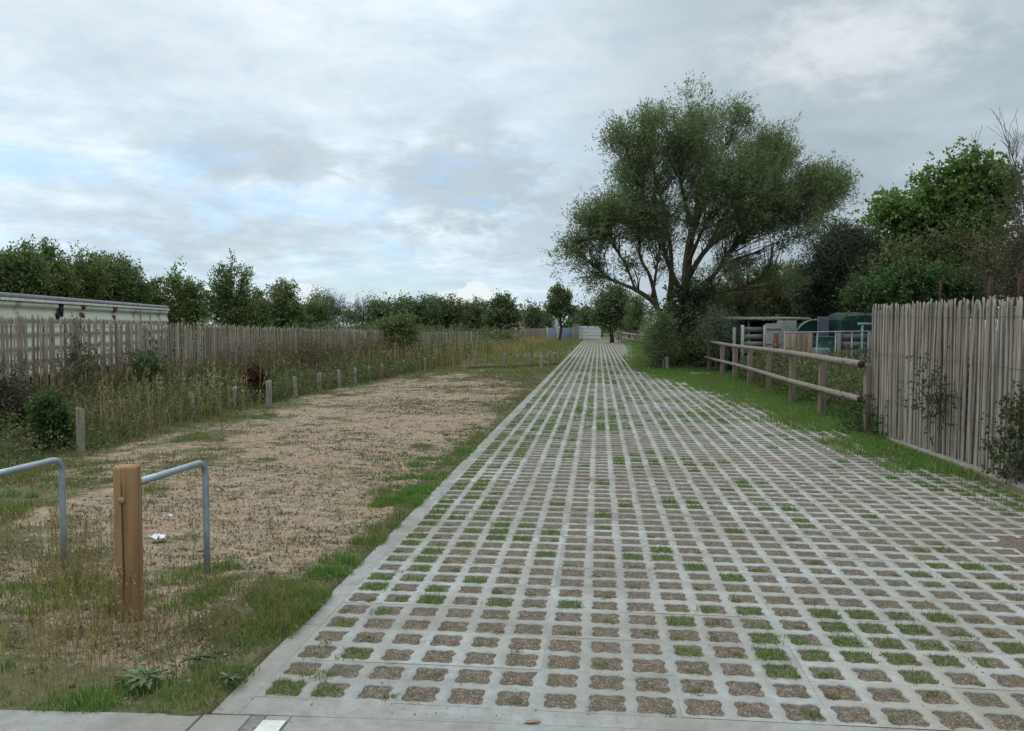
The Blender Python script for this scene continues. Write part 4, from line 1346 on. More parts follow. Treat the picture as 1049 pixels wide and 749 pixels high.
paling('paling_fence', 'long weathered paling fence along the left of the field, before the mobile home', FL, 0.064, (0.040, 0.066), M['pale_brown'], (0.18, 0.55, 0.90), 2.2, jag=0.028, side=1)
e1, e2 = P(421, 345, 45.0), P(495, 345, 45.5)
paling('paling_fence', 'middle distance paling fence seen right of the ivy bush, behind dry stalks', [(e1[0], e1[1], 1.20), ((e1[0] + e2[0]) / 2, 45.6, 1.21), (e2[0], e2[1], 1.19)], 0.078, (0.04, 0.066), M['pale_brown'], (0.2, 0.6, 0.9), 2.2, jag=0.03, side=1)
paling('paling_fence', 'stretch of paling fence linking the ivy bush back to the middle distance fence', [(-8.35, 33.4, 1.33), (-8.9, 38.0, 1.27), (e1[0], e1[1] - 0.1, 1.21)], 0.078, (0.04, 0.066), M['pale_brown'], (0.2, 0.6, 0.9), 2.2, jag=0.03)
f1, f2, f3 = P(496, 345, 62), P(528, 345, 72.0), P(560, 345, 80.0)
paling('paling_fence', 'farthest low paling fence, pale and tiny, leading to the blue panels', [(f1[0], f1[1], 1.05), (f2[0], f2[1], 1.22), (f3[0], f3[1], 1.33)], 0.10, (0.06, 0.09), M['pale_brown'], (0.5,), 3.0, jag=0.03)
RFP = [(3.985, 12.42, 1.90), (4.10, 11.0, 1.885), (4.19, 9.5, 1.865), (4.27, 8.4, 1.85), (4.42, 6.0, 1.84), (4.50, 4.5, 1.84)]
paling('paling_fence', 'tall close set paling fence at the right, bramble growing through it', RFP, 0.041, (0.034, 0.056), M['pale_grey'], (0.28, 0.62, 0.90), 1.9, jag=0.017, lean=0.022, side=1)
paling('paling_fence', 'lower whitened paling fence showing just behind the tall right hand one', [(4.48, 10.6, 1.67), (4.62, 8.4, 1.66), (4.85, 5.0, 1.66)], 0.066, (0.040, 0.06), M['pale_white'], (0.5, 0.9), 2.2, jag=0.012, lean=0.01, side=1)
for px, D, top, r, lab in ((962, 13.6, 287, .022, 'thin rusty post rising behind the left part of the tall right fence'), (1013, 12.6, 283, .032, 'thicker rusty post behind the tall right fence, middle of three'), (1043, 11.8, 280, .028, 'rusty post behind the tall fence at the right edge')):
    q = P(px, 333, D); h = P(px, top, D)[2]
    tag(MB().tube([[q[0], q[1], -.05], [q[0], q[1], h * .5], [q[0] + .01, q[1], h - .02], [q[0] + .01, q[1], h]], [r, r, r, r * .7], 8).build('rusty_post', plain('rust', (0.062, 0.028, 0.018), 0.85, var=.5, scale=20), origin=(q[0], q[1], 0)), lab, 'post', 'rusty posts behind the right fence')

# ------------------------------------------------------------------ rail fence on the right
A_, B_ = np.array([3.83, 12.38]), np.array([3.68, 28.7])


def rail_xy(t): return A_ + (B_ - A_) * t


M['rail_post'] = wood('rail_post', [(0.19, 0.15, 0.11), (0.24, 0.19, 0.145)])
root = thing('rail_fence', (3.9, 12.05, 0), 'two rail fence of round poles on square posts between lane and allotments', 'fence')
nrm = np.array([-1.0, 0.0])
for t in (0.022, 0.145, 0.275, 0.41, 0.545, 0.675, 0.815, 0.985):
    p = rail_xy(t) - nrm * 0.085
    if t < .1: p = np.array([3.945, 12.46])
    MB().box((p[0], p[1], 0.46), (0.115, 0.115, 1.12), rz=rng.normal() * .08, bevel=0.012).build('post', M['rail_post'], root)
for z, r in ((1.03, 0.054), (0.50, 0.050)):
    pts = np.array([[*(rail_xy(t)), z + 0.012 * math.sin(t * 9 + z * 5)] for t in np.linspace(0.0, 1.0, 14)])
    pts[:, :2] += nrm * 0.02
    ra = MB().tube(pts, np.linspace(r, r * 0.85, 14), 14, cap=False, rough=0.012).build('rail', M['rail'], root, smooth=True)
    e = pts[0]; d = unit(pts[0] - pts[1])
    MB().tube([e - d * 0.03, e + d * 0.004], [r * 0.99, r * 0.97], 14).build('end_grain', M['rail_end'], ra)
    e = pts[-1]; d = unit(pts[-1] - pts[-2])
    MB().tube([e - d * 0.03, e + d * 0.004], [r * 0.84, r * 0.82], 14).build('end_grain', M['rail_end'], ra)
# the far rail fence round the bend
root = thing('rail_fence', tuple(at(663, 357) * [1, 1, 0]), 'low brown rail fence far off where the lane bends, left of the willow', 'fence')
g0, g1 = P(664, 350, 52), P(634, 345, 76)
for t in np.linspace(0, 1, 9):
    p = g0 * (1 - t) + g1 * t
    MB().box((p[0], p[1], 0.42), (0.13, 0.13, 1.0), bevel=.01).build('post', M['stake'], root)
for z, r in ((0.88, .075), (0.48, .07)):
    MB().tube([[g0[0] - .1, g0[1], z], [(g0[0] + g1[0]) / 2 - .1, (g0[1] + g1[1]) / 2, z + .02], [g1[0] - .1, g1[1], z]], r, 9).build('rail', M['rail'], root, smooth=True)
q = at(654, 352); q = P(654, 352, 55)
tag(MB().box((q[0] + .4, q[1], 0.75), (.14, .14, 1.6), bevel=.012).build('gate_post', M['stake'], origin=(q[0] + .4, q[1], 0)), 'tall wooden post standing above the far rail fence', 'post')
q = at(721, 385)
tag(MB().box((q[0] - .1, q[1], 0.045), (.62, .28, .09), rz=.4, bevel=.015).build('stone', M['concrete'], origin=(q[0], q[1], 0)), 'flat pale stone in the verge at the far foot of the rail fence', 'stone')

# ------------------------------------------------------------------ gate and panels at the lane's end
M['blue_sheet'] = plain('blue_grey_sheet', (0.20, 0.25, 0.31), 0.55, var=.12, scale=3)
M['white_sheet'] = plain('white_sheet', (0.52, 0.56, 0.56), 0.6, var=.1, scale=3)
M['cream'] = plain('cream_cladding', (0.54, 0.56, 0.46), 0.55, var=.06, scale=1.5, stain=(0.30, 0.27, 0.19), stain_scale=1.1)
M['grey_roof'] = plain('grey_roofing', (0.17, 0.178, 0.19), 0.75, var=.15, scale=4)
M['dark_gap'] = plain('dark_hole', (0.012, 0.012, 0.012), 0.9)  # near-black, stands in for shade in holes and the shelter's interior
M['rust'] = plain('rust_patch', (0.13, 0.05, 0.028), 0.9, var=.5, scale=18)
DG = 88.0


def panel(name, label, cat, x0, x1, top, D, mat, rows, frame=None, group=None, foot=0.05):
    a, b = P(x0, 333, D), P(x1, 333, D)
    h = P((x0 + x1) / 2, top, D)[2]
    c = (a + b) / 2; L = np.linalg.norm(b[:2] - a[:2]); rz = math.atan2(b[1] - a[1], b[0] - a[0])
    root = thing(name, (c[0], c[1], 0), label, cat, group)
    mb = MB()
    hh = (h - foot) / rows
    for k in range(rows):
        mb.box((c[0], c[1], foot + hh * (k + .5)), (L - .02, 0.06 + 0.02 * (k % 2), hh * .93), rz=rz, bevel=.008)
    mb.build('panel', mat, root)
    if frame:
        for p in (a, b):
            MB().box((p[0], p[1] + .02, (h + .05) / 2), (.09, .11, h + .1), rz=rz, bevel=.008).build('post', frame, root)
    return root


panel('sheet_metal_fence', 'blue grey sheet panel at the end of the lane, left of the maple trunk', 'fence panel', 560.5, 571, 335.5, DG, M['blue_sheet'], 1, M['white_sheet'], 'blue panels at the lane end')
panel('sheet_metal_fence', 'blue grey sheet panel at the end of the lane, right of the maple trunk', 'fence panel', 571.5, 586.5, 335.5, DG, M['blue_sheet'], 1, M['white_sheet'], 'blue panels at the lane end')
panel('gate', 'wide white horizontal boarded gate closing the far end of the lane', 'gate', 593.5, 615, 334.0, DG, M['white_sheet'], 4, M['white_sheet'])
for px, top, w, lab in ((589.8, 332.3, .62, 'stout pale concrete pillar between blue panel and white gate'), (633, 333.5, .35, 'pale pillar right of the white gate, before the dark round tree')):
    q = P(px, 333, DG - .3); h = P(px, top, DG)[2]
    r_ = thing('gate_pillar', (q[0], q[1], 0), lab, 'pillar')
    MB().box((q[0], q[1], h / 2 - .05), (w, .5, h), bevel=.02).build('shaft', M['concrete'], r_)
    MB().box((q[0], q[1], h - .02), (w + .1, .6, .1), bevel=.02).build('cap', M['concrete'], r_)
q = P(570.4, 333, DG - 2.0)
mp = thing('sign_post', (q[0], q[1], 0), 'pale upright marker board on a post in front of the maple trunk', 'sign')
MB().tube([[q[0], q[1], -.05], [q[0], q[1], 1.9]], .04, 8).build('post', M['galv'], mp)
MB().box((q[0], q[1] - .06, 1.75), (.34, .03, 1.05), bevel=.01).build('board', M['white_sheet'], mp)

# small house far behind
q0, q1 = P(527, 336, 105), P(541, 336, 105)
r_ = thing('house', ((q0[0] + q1[0]) / 2, 106, 0), 'little far house with a tan roof above the farthest paling fence', 'house')
c_ = (q0 + q1) / 2
MB().box((c_[0], 107, .75), (1.7, 2.6, 1.5)).build('wall', plain('pale_render', (.5, .47, .42)), r_)
w2, zr = 1.05, P(534, 331.6, 106)[2]
mb = MB()
zr0 = 1.45
v = [[c_[0] - w2, 105.4, zr0], [c_[0] + w2, 105.4, zr0], [c_[0] + w2, 108.6, zr0], [c_[0] - w2, 108.6, zr0], [c_[0] - w2 * .8, 107, zr + .3], [c_[0] + w2 * .8, 107, zr + .3]]
mb.add(v, [[0, 1, 5, 4], [2, 3, 4, 5], [3, 2, 1, 0]], [[1, 2, 5], [3, 0, 4]])
mb.build('roof', plain('tan_roof', (0.30, 0.20, 0.14), 0.9, var=.2, scale=8), r_)
MB().box((c_[0] - .3, 105.68, .9), (.5, .06, .6)).build('window', M['dark_gap'], r_)

# ------------------------------------------------------------------ mobile home behind the left fence
wa, wb = P(-60, 333, 15.6), P(171.5, 333, 31.0)
d = (wb - wa)[:2]; L = np.linalg.norm(d); d = d / L; nn = np.array([-d[1], d[0]])     # nn: away from the field
HW = 2.215
mh = thing('mobile_home', (*((wa + wb)[:2] / 2 + nn * 1.5), 0), 'cream ribbed mobile home with a grey roof behind the left paling fence', 'mobile home')
mb = MB()
# ribbed side walls: a profile of long shiplap bands run along the length
prof = [(0, 0.35)]
z = 0.35
while z < HW - 0.02:
    z1 = min(z + 0.33, HW)
    prof += [(-0.045, z + 0.02), (-0.045, z + 0.10), (0.02, z1 - 0.07), (0.02, z1)]
    z = z1
pr_ = np.array(prof)


def wall_run(o, dirv, nv, Lr):
    a = np.array([[*(o + nv * p), zz] for p, zz in prof]); b = np.array([[*(o + dirv * Lr + nv * p), zz] for p, zz in prof])
    k = len(prof); i = np.arange(k - 1)
    mb.add(np.concatenate([a, b]), np.stack([i, i + k, i + k + 1, i + 1], 1))


o = wa[:2]
wall_run(o, d, nn, L)
wall_run(o + d * L, nn, -d, 3.0)
wall_run(o + nn * 3.0, nn * -1, d, 3.0)
wall_run(o + nn * 3.0 + d * L, -d, -nn, L)
mb.build('cladding', M['cream'], mh)
rz_ = math.atan2(d[1], d[0])
cc = o + d * L / 2 + nn * 1.5
MB().box((cc[0], cc[1], 0.18), (L - .3, 2.6, 0.36), rz=rz_).build('skirt', M['dark_gap'], mh)
mb = MB()
oc = o - nn * 0.05 - d * .05; LL = L + .1; WW = 3.1
v = []
for s in (0, LL):
    for (y_, z_) in ((0, HW - .02), (0, HW + .06), (.10, HW + .10), (WW / 2, HW + .20), (WW - .1, HW + .10), (WW, HW + .06), (WW, HW - .02)):
        v.append([*(oc + d * s + nn * y_), z_])
i = np.arange(7)
mb.add(v, np.stack([i, (i + 1) % 7, (i + 1) % 7 + 7, i + 7], 1), i[None, ::-1], i[None] + 7)
mb.build('roof', M['grey_roof'], mh)
MB().box((*(o + d * L / 2 - nn * .066), HW - 0.05), (L + .12, .03, .06), rz=rz_, bevel=.005).build('gutter', plain('cream_trim', (.6, .62, .55)), mh)


def on_wall(px, py):
    """length along and height of the wall point seen at a place"""
    best = None
    dd, h = ray(px, py)
    # intersect horizontal ray with the wall line
    A2 = np.array([[dd[0], -d[0]], [dd[1], -d[1]]])
    t, s = np.linalg.solve(A2, o)
    return s, EYE + dd[2] * t


for px, py, w, h, mt, nm in ((61, 311.5, .30, .22, 'dark_gap', 'painted_vent_hole'), (60.5, 317.5, .26, .42, 'dark_gap', 'painted_vent_hole'), (57, 323.5, .22, .18, 'dark_gap', 'painted_vent_hole'), (117, 316.5, .34, .22, 'rust', 'rust_patch'), (115.5, 325, .22, .18, 'rust', 'rust_patch'),
                             (84, 315, .28, .13, 'rust', 'rust_patch'), (83, 323, .3, .14, 'rust', 'rust_patch')):
    s, z = on_wall(px, py)
    # irregular plate proud of the cladding; vents painted black for shade within
    k = 9; a = np.linspace(0, 6.283, k, endpoint=False)
    rr = 1 + 0.28 * rng.normal(size=k) * (0.4 if nm == 'painted_vent_hole' else 1)
    lx, lz = np.sign(np.cos(a)) * np.abs(np.cos(a)) ** .6 * w / 2 * rr, np.sign(np.sin(a)) * np.abs(np.sin(a)) ** .6 * h / 2 * rr
    f = np.stack([o[0] + d[0] * (s + lx) - nn[0] * .055, o[1] + d[1] * (s + lx) - nn[1] * .055, z + lz], 1)
    bk = f + np.array([*nn, 0]) * 0.02
    i = np.arange(k)
    MB().add(np.concatenate([f, bk]), i[None, ::-1], np.stack([i, (i + 1) % k, (i + 1) % k + k, i + k], 1)).build(nm, M[mt], mh)
for px, w in ((142.5, .06), (152.5, .05)):
    s, z = on_wall(px, 320)
    p = o + d * s - nn * .05
    MB().box((p[0], p[1], 1.33), (w, .03, HW - .4), rz=rz_, bevel=.004).build('cover_strip', plain('stained_strip', (.26, .26, .22), .8, var=.4), mh)

# ------------------------------------------------------------------ allotment things behind the rail fence
M['dark_green'] = plain('dark_green_sheet', (0.014, 0.040, 0.034), 0.6, var=.3, scale=4)
M['tarp'] = plain('green_tarpaulin', (0.010, 0.032, 0.028), 0.5, var=.35, scale=3, bmp=.4)
M['greywood'] = wood('grey_boards', [(0.17, 0.165, 0.145), (0.22, 0.21, 0.185), (0.13, 0.125, 0.11)], grain=(3, 30, 30))
M['brownwood'] = wood('brown_boards', [(0.20, 0.145, 0.10), (0.25, 0.185, 0.13), (0.16, 0.115, 0.08)])
M['zinc'] = plain('zinc_sheet', (0.17, 0.20, 0.235), 0.5, .35, var=.15)
M['white_paint'] = plain('flaking_white', (0.25, 0.265, 0.255), 0.7, var=.12, stain=(.2, .21, .19), stain_scale=3)
M['plastic_blue'] = plain('blue_plastic', (0.11, 0.16, 0.21), 0.45, var=.12)
M['plastic_teal'] = plain('teal_plastic', (0.045, 0.12, 0.11), 0.45, var=.2)
M['film'] = plain('greenhouse_film', (0.22, 0.23, 0.205), 0.5, var=.2)


def bar(mb, a, b, w, sides=None):
    if sides: return mb.tube([a, b], w, sides)
    a, b = np.asarray(a, float), np.asarray(b, float)
    return mb.tube([a, b], w * .7, 4)


DA = 27.5
# open lean-to shelter
s0, s1 = P(741, 333, DA), P(815, 333, DA + 1.0)
z0 = P(742, 324.8, DA)[2]
r_ = thing('shelter', ((s0[0] + s1[0]) / 2, DA + 1.5, 0), 'open lean-to shelter with a thin flat roof and dark green side, behind the plots', 'shelter')
c_ = (s0 + s1) / 2
MB().box((c_[0], DA + 1.7, z0 - .03), (s1[0] - s0[0] + .2, 3.0, .06), bevel=.01, rx=.02).build('roof', plain('pale_roof_sheet', (.24, .24, .19), .7, var=.2), r_)
MB().box((c_[0], DA + 3.0, z0 / 2 - .05), (s1[0] - s0[0], .05, z0 - .1)).build('back_wall', M['dark_gap'], r_)  # near-black wall paints in the darkness of the open interior
MB().box((s0[0] + .42, DA + .6, z0 / 2 - .06), (.5, .05, z0 - .12)).build('side_panel', M['dark_green'], r_)
for x in (s0[0] + .1, s0[0] + .8, c_[0] + .3, s1[0] - .1):
    MB().box((x, DA + .45, z0 / 2 - .06), (.07, .07, z0 - .1)).build('post', M['greywood'], r_)


def flat_thing(name, label, cat, px0, px1, top, D, mat, thick=.04, kind='plain', foot=0.0, mat2=None, lean=0.0):
    a, b = P(px0, 333, D), P(px1, 333, D)
    h = P((px0 + px1) / 2, top, D)[2]
    c = (a + b) / 2; w = np.linalg.norm((b - a)[:2]); rz = math.atan2(b[1] - a[1], b[0] - a[0])
    root = thing(name, (c[0], c[1], 0), label, cat)
    if kind == 'slats':
        n = max(5, int(h / .2))
        mb = MB()
        for k in range(n):
            mb.box((c[0], c[1], foot + (h - foot) * (k + .5) / n), (w - .1, .022, (h - foot) / n * .72), rz=rz, ry=rng.normal() * .004)
        mb.build('slats', mat, root)
        for s in (-1, 1):
            MB().box((c[0] + s * (w / 2 - .05) * math.cos(rz), c[1] + s * (w / 2 - .05) * math.sin(rz) - .03, h / 2), (.09, .045, h + .06), rz=rz).build('upright', mat2 or mat, root)
    elif kind == 'boards':
        n = max(3, int(w / .14)); mb = MB()
        for k in range(n):
            s = (k + .5) / n - .5
            mb.box((c[0] + s * w * math.cos(rz), c[1] + s * w * math.sin(rz), (h + rng.normal() * .015) / 2), (w / n * .94, .022, h), rz=rz)
        mb.build('boards', mat, root)
        for z in (.25, .8):
            MB().box((c[0], c[1] + .03, h * z), (w, .03, .08), rz=rz).build('batten', mat, root)
    elif kind == 'corrugated':
        n = 40; mb = MB()
        x = np.linspace(-w / 2, w / 2, n); y = 0.02 * np.sin(np.linspace(0, 2 * math.pi * 7, n))
        lo = np.stack([c[0] + x * math.cos(rz) - y * math.sin(rz), c[1] + x * math.sin(rz) + y * math.cos(rz), np.full(n, foot)], 1)
        hi = lo + [0, 0.05, h - foot]
        bk = [0, .004, 0]
        i = np.arange(n - 1)
        F = np.stack([i, i + 1, i + n + 1, i + n], 1)
        mb.add(np.concatenate([lo, hi]), F).add(np.concatenate([lo + bk, hi + bk]), F[:, ::-1])
        mb.build('sheet', mat, root)
        MB().box((c[0], c[1] + .10, h / 2), (.07, .07, h)).build('support', M['greywood'], root)
    else:
        MB().box((c[0], c[1], foot + (h - foot) / 2), (w, thick, h - foot), rz=rz, bevel=.008, ry=lean).build('leaf', mat, root)
        if mat2:
            for z in (.28, .62, .9):
                MB().box((c[0], c[1] - thick / 2 - .012, foot + (h - foot) * z), (w * .98, .02, .05), rz=rz).build('batten', mat2, root)
    return root


flat_thing('gate_post', 'pale upright post left of the slatted grey gate', 'post', 751.2, 753.6, 335.5, 25.2, M['white_paint'], .09)
flat_thing('slatted_gate', 'slatted grey wooden gate between pale uprights, under the shelter roof', 'gate', 759, 785, 334, 25.2, M['greywood'], kind='slats', mat2=M['white_paint'])
flat_thing('old_door', 'white painted old door standing between gate and boards', 'door', 784.6, 800, 331.5, 25.0, M['white_paint'], .05, mat2=M['greywood'])
q = P(794.5, 360, 22.8)
h = P(794.5, 341.5, 22.8)[2]
pl = [(-.075, .12), (.0, .0), (.08, .14), (.07, h * .6), (.075, h - .01), (-.07, h - .02), (-.08, h * .5)]
pts = np.array([[q[0] + x, q[1] - .02, z + .18] for x, z in pl]); k = len(pl); i = np.arange(k)
pts[:, 2] = np.minimum(pts[:, 2], h)
tag(MB().add(np.concatenate([pts, pts + [0, .035, 0]]), i[None], (i + k)[None, ::-1], np.stack([i, i + k, (i + 1) % k + k, (i + 1) % k], 1)).build('rusty_plank', M['rust'], origin=(q[0], q[1], .18)),
    'dark rust brown plank with a pointed foot hanging on the wire fence', 'plank')
flat_thing('board_panel', 'brown upright boards standing behind the mesh fence, right of the rusty plank', 'boards', 805, 833, 341.5, 22.9, M['brownwood'], kind='boards')
flat_thing('corrugated_sheet', 'upright blue grey corrugated sheet next to the green tarpaulin', 'metal sheet', 837.5, 849.5, 324.5, 25.5, M['zinc'], kind='corrugated')
flat_thing('crate_wall', 'wall of grey slatted crates behind the mesh fence under the tarpaulin', 'crates', 858, 893, 341, 23.6, M['greywood'], kind='slats')
# polytunnel
pc = P(819, 340, 27.0); zt = P(819, 328, 27.0)[2]
r_ = thing('polytunnel', (pc[0], 28, 0), 'low arched polytunnel with a pale front hoop and green cover', 'greenhouse')
a = np.linspace(0, math.pi, 17)
mb = MB(); rr = 0.62
for y_ in (27.0, 30.0):
    mb.V.append(np.stack([pc[0] + .28 + np.cos(a) * rr * 1.0, np.full(17, y_), zt - rr + np.sin(a) * rr], 1)); mb.n += 17
i = np.arange(16); mb.F.append(np.stack([i, i + 1, i + 18, i + 17], 1))
v0 = mb.V[0].copy(); mb.add(np.concatenate([v0 * [1, 1, 1] + [0, .02, 0]]), np.arange(17)[None])
mb.build('cover', M['tarp'], r_)
MB().tube(np.stack([pc[0] + .28 + np.cos(a) * rr, np.full(17, 26.97), zt - rr + np.sin(a) * rr], 1), .035, 7).build('hoop', M['film'], r_)
for s in (-1, 1):
    MB().box((pc[0] + .28 + s * rr, 28.5, (zt - rr) / 2), (.05, 3.0, zt - rr)).build('side_wall', M['dark_green'], r_)
MB().box((pc[0] - .62, 26.9, zt / 2 - .02), (.62, .05, zt), bevel=.03).build('front_sheet', M['film'], r_)
# tarpaulin covered stack
t0, t1 = P(852, 333, 25.5), P(900, 333, 25.5); zt = P(872, 320.5, 25.5)[2]
nx_, ny_ = 16, 10
gx_, gy_ = np.meshgrid(np.linspace(0, 1, nx_), np.linspace(0, 1, ny_))
hgt = zt * (1 - 0.10 * (2 * gx_ - 1) ** 6 - .04 * (2 * gy_ - 1) ** 4) + 0.10 * (fbm(gx_, gy_, 4, 3, 3) - .5)
X_ = t0[0] + (t1[0] - t0[0]) * gx_ + .03 * (fbm(gy_, gx_, 5, 2, 9) - .5); Y_ = 25.5 + 2.0 * gy_
ed = (gx_ == 0) | (gx_ == 1) | (gy_ == 0) | (gy_ == 1)
i = (np.arange(ny_ - 1)[:, None] * nx_ + np.arange(nx_ - 1)).ravel()
mb = MB().add(np.stack([X_.ravel(), Y_.ravel(), hgt.ravel()], 1), np.stack([i, i + 1, i + nx_ + 1, i + nx_], 1))
per = [(0, k) for k in range(nx_)] + [(k, nx_ - 1) for k in range(1, ny_)] + [(ny_ - 1, k) for k in range(nx_ - 2, -1, -1)] + [(k, 0) for k in range(ny_ - 2, 0, -1)]
topv = np.array([[X_[p], Y_[p], hgt[p]] for p in per])
cen = np.array([(t0[0] + t1[0]) / 2, 26.5, 0]); dn = topv.copy(); dn[:, 2] = 0.02
dn[:, :2] += (unit(topv - cen)[:, :2]) * (0.10 + 0.10 * np.sin(np.arange(len(per)) * 1.9))[:, None]
k = len(per); i = np.arange(k)
mb.add(np.concatenate([topv, dn]), np.stack([i, i + k, (i + 1) % k + k, (i + 1) % k], 1))
tag(mb.build('tarpaulin_stack', M['tarp'], origin=(cen[0], 26.5, 0)), 'bulky stack under a dark green tarpaulin left of the tall paling fence', 'tarpaulin')
# blue barrel lying and teal tub
q = P(840.5, 355, 23.6); rr = .26
r_ = thing('barrel', (q[0], q[1], 0), 'dusty blue barrel behind the mesh fence, right of the brown boards', 'barrel')
zc = P(840.5, 362, 23.6)[2]
MB().tube([[q[0], q[1], .0], [q[0], q[1], .06], [q[0], q[1], .35], [q[0], q[1], .62], [q[0], q[1], .86], [q[0], q[1], .93]], [.26, .28, .31, .31, .28, .25], 18).build('body', M['plastic_blue'], r_, smooth=True)
for z in (.3, .62):
    a = np.linspace(0, 2 * math.pi, 25)
    MB().tube(np.stack([q[0] + np.cos(a) * .312, q[1] + np.sin(a) * .312, np.full(25, z)], 1), .014, 6, cap=False).build('hoop', M['plastic_blue'], r_)
q = P(847, 345, 24.4)
mb = MB()
a = np.linspace(0, 2 * math.pi, 20, endpoint=False)
rows = [(.30, .55), (.34, .9), (.37, 1.22), (.40, 1.24), (.36, 1.245), (.30, .7)]
V = np.concatenate([np.stack([q[0] + np.cos(a) * r, q[1] + np.sin(a) * r, np.full(20, z)], 1) for r, z in rows]); i = np.arange(20)
mb.add(V, np.concatenate([np.stack([k * 20 + i, k * 20 + (i + 1) % 20, (k + 1) * 20 + (i + 1) % 20, (k + 1) * 20 + i], 1) for k in range(5)]), i[None, ::-1], 100 + i[None])
r_ = thing('water_tub', (q[0], q[1], 0), 'teal water tub on a stand behind the blue barrel', 'tub')
mb.build('tub', M['plastic_teal'], r_, smooth=True)
MB().box((q[0], q[1], .27), (.5, .5, .54), bevel=.02).build('stand', M['greywood'], r_)
# mesh fence with galvanised posts and top rail
M['dull_steel'] = plain('dull_steel', (0.21, 0.235, 0.25), 0.6, 0.3)
m0, m1 = P(803, 340, 22.0), P(905, 340, 21.4)
r_ = thing('mesh_fence', (m0[0], m0[1], 0), 'wire mesh fence with thin galvanised posts and a top rail across the plots', 'fence')
zt = P(850, 339.6, 21.8)[2]
dd = (m1 - m0)[:2]; Lm = np.linalg.norm(dd); dd /= Lm
MB().tube([[*m0[:2], zt - .04], [*(m0[:2] + dd * Lm * .5), zt - .01], [*m1[:2], zt + .01]], .022, 8).build('top_rail', M['dull_steel'], r_)
for px in (804, 838, 857, 873.5, 890):
    s = np.interp(px, [803, 905], [0, Lm]); p = m0[:2] + dd * s
    MB().tube([[*p, -.05], [*p, zt]], .022, 8).build('post', M['dull_steel'], r_)
mb = MB()
for s in np.arange(0, Lm, .12):
    p = m0[:2] + dd * s
    mb.tube([[*p, .02], [*p, zt - .03]], .0022, 3, cap=False)
for z in np.arange(.08, zt, .15):
    mb.tube([[*m0[:2], z], [*m1[:2], z]], .0022, 3, cap=False)
mb.build('mesh', M['dull_steel'], r_)
# light blue pipe frame
a_, b_ = P(879, 332, 23.0), P(900, 332, 23.0)
r_ = thing('pipe_frame', (a_[0], a_[1], 0), 'light blue pipe frame showing left of the tall paling fence', 'frame')
mt = plain('light_blue_paint', (.16, .26, .30), .5)
MB().tube([[a_[0], a_[1], a_[2]], [b_[0], b_[1], a_[2]]], .035, 8).build('top_tube', mt, r_)
MB().tube([[a_[0] + .12, a_[1], 0], [a_[0] + .12, a_[1], a_[2] - .03]], .03, 8).build('leg', mt, r_)
MB().tube([[b_[0] - .1, b_[1], 0], [b_[0] - .1, b_[1], a_[2] - .03]], .03, 8).build('leg', mt, r_)

# ------------------------------------------------------------------ the willow
WD = 31.0


def W(px, py, dy=0.0):
    return P(px, py, WD + dy)


b = W(700, 381); b[2] = 0
root = thing('willow_tree', tuple(b), 'big spreading grey green willow by the lane, the tallest tree', 'tree')
limbs = [
    ([b - [0, 0, .1], W(699, 355), W(701, 329), W(703, 284), W(707, 247, .2), (W(714, 217, .3)), W(718, 170, .3), W(712, 132, .2), W(705, 108, 0)], 0.357, .02),
    ([W(690, 372, -.3) * [1, 1, 0], W(683, 345, -.4), W(673, 314, -.5), W(651, 297, -.9), W(625, 286, -1.2), W(610, 274, -1.4), W(590, 260, -1.6)], 0.156, .02),
    ([W(673, 314, -.5), W(666, 284, -.4), W(655, 262, -.5), W(656, 239, -.6), W(646, 215, -.8)], 0.101, .02),
    ([W(651, 297, -.9), W(640, 270, -1.3), W(622, 245, -1.5), W(606, 232, -1.6)], 0.058, .015),
    ([W(668, 305, -.5), W(673, 272, -.9), W(676, 248, -1.1), W(668, 215, -1.3)], 0.070, .015),
    ([W(688, 372, .5) * [1, 1, 0], W(684, 322, .6), W(688, 284, .8), W(686, 248, 1.0), W(678, 205, 1.3), W(668, 165, 1.5), W(672, 128, 1.5)], 0.156, .02),
    ([W(699, 303, 0), W(684, 269, -.4), W(675, 235, -.7), W(655, 190, -1.0), W(638, 145, -1.0)], 0.117, .02),
    ([W(703, 288, 0), W(725, 254, .6), W(759, 232, 1.0), W(782, 217, 1.2), W(815, 204, 1.3), W(843, 196, 1.4)], 0.125, .018),
    ([W(711, 299, 0), W(733, 280, -.4), W(744, 262, -.7), W(762, 240, -1.0), W(792, 226, -1.3), W(826, 228, -1.5)], 0.117, .018),
    ([W(724, 302, .2), W(759, 295, .8), W(782, 284, 1.2), W(800, 290, 1.4)], 0.062, .015),
    ([W(705, 315, .0), W(715, 305, .2), W(728, 301, .3)], 0.078, .075),
    ([W(707, 247, .2), W(722, 205, .8), W(738, 160, 1.2), W(752, 138, 1.3), W(760, 124, 1.2)], 0.109, .018),
    ([W(714, 217, .3), W(745, 190, -.3), W(776, 165, -.6), W(792, 155, -.7)], 0.094, .018),
    ([W(710, 235, .2), W(700, 200, -.8), W(695, 165, -1.4), W(698, 132, -1.6)], 0.086, .018),
    ([W(725, 254, .6), W(745, 215, 1.8), W(768, 190, 2.4), W(800, 172, 2.6)], 0.078, .018),
    ([W(705, 270, 0), W(720, 235, -1.4), W(735, 205, -2.2), W(748, 170, -2.4)], 0.086, .018),
]
tb = MB(); A, Ar = [], []
for pth, r0, r1 in limbs:
    q = smooth_path(pth, 20)
    r = r0 + (r1 - r0) * np.linspace(0, 1, 20) ** 0.7
    tb.tube(q, r, 10 if r0 > .12 else 7, rough=.04)
    A += list(q[3:]); Ar += list(r[3:])
k_ = WD / F_PX
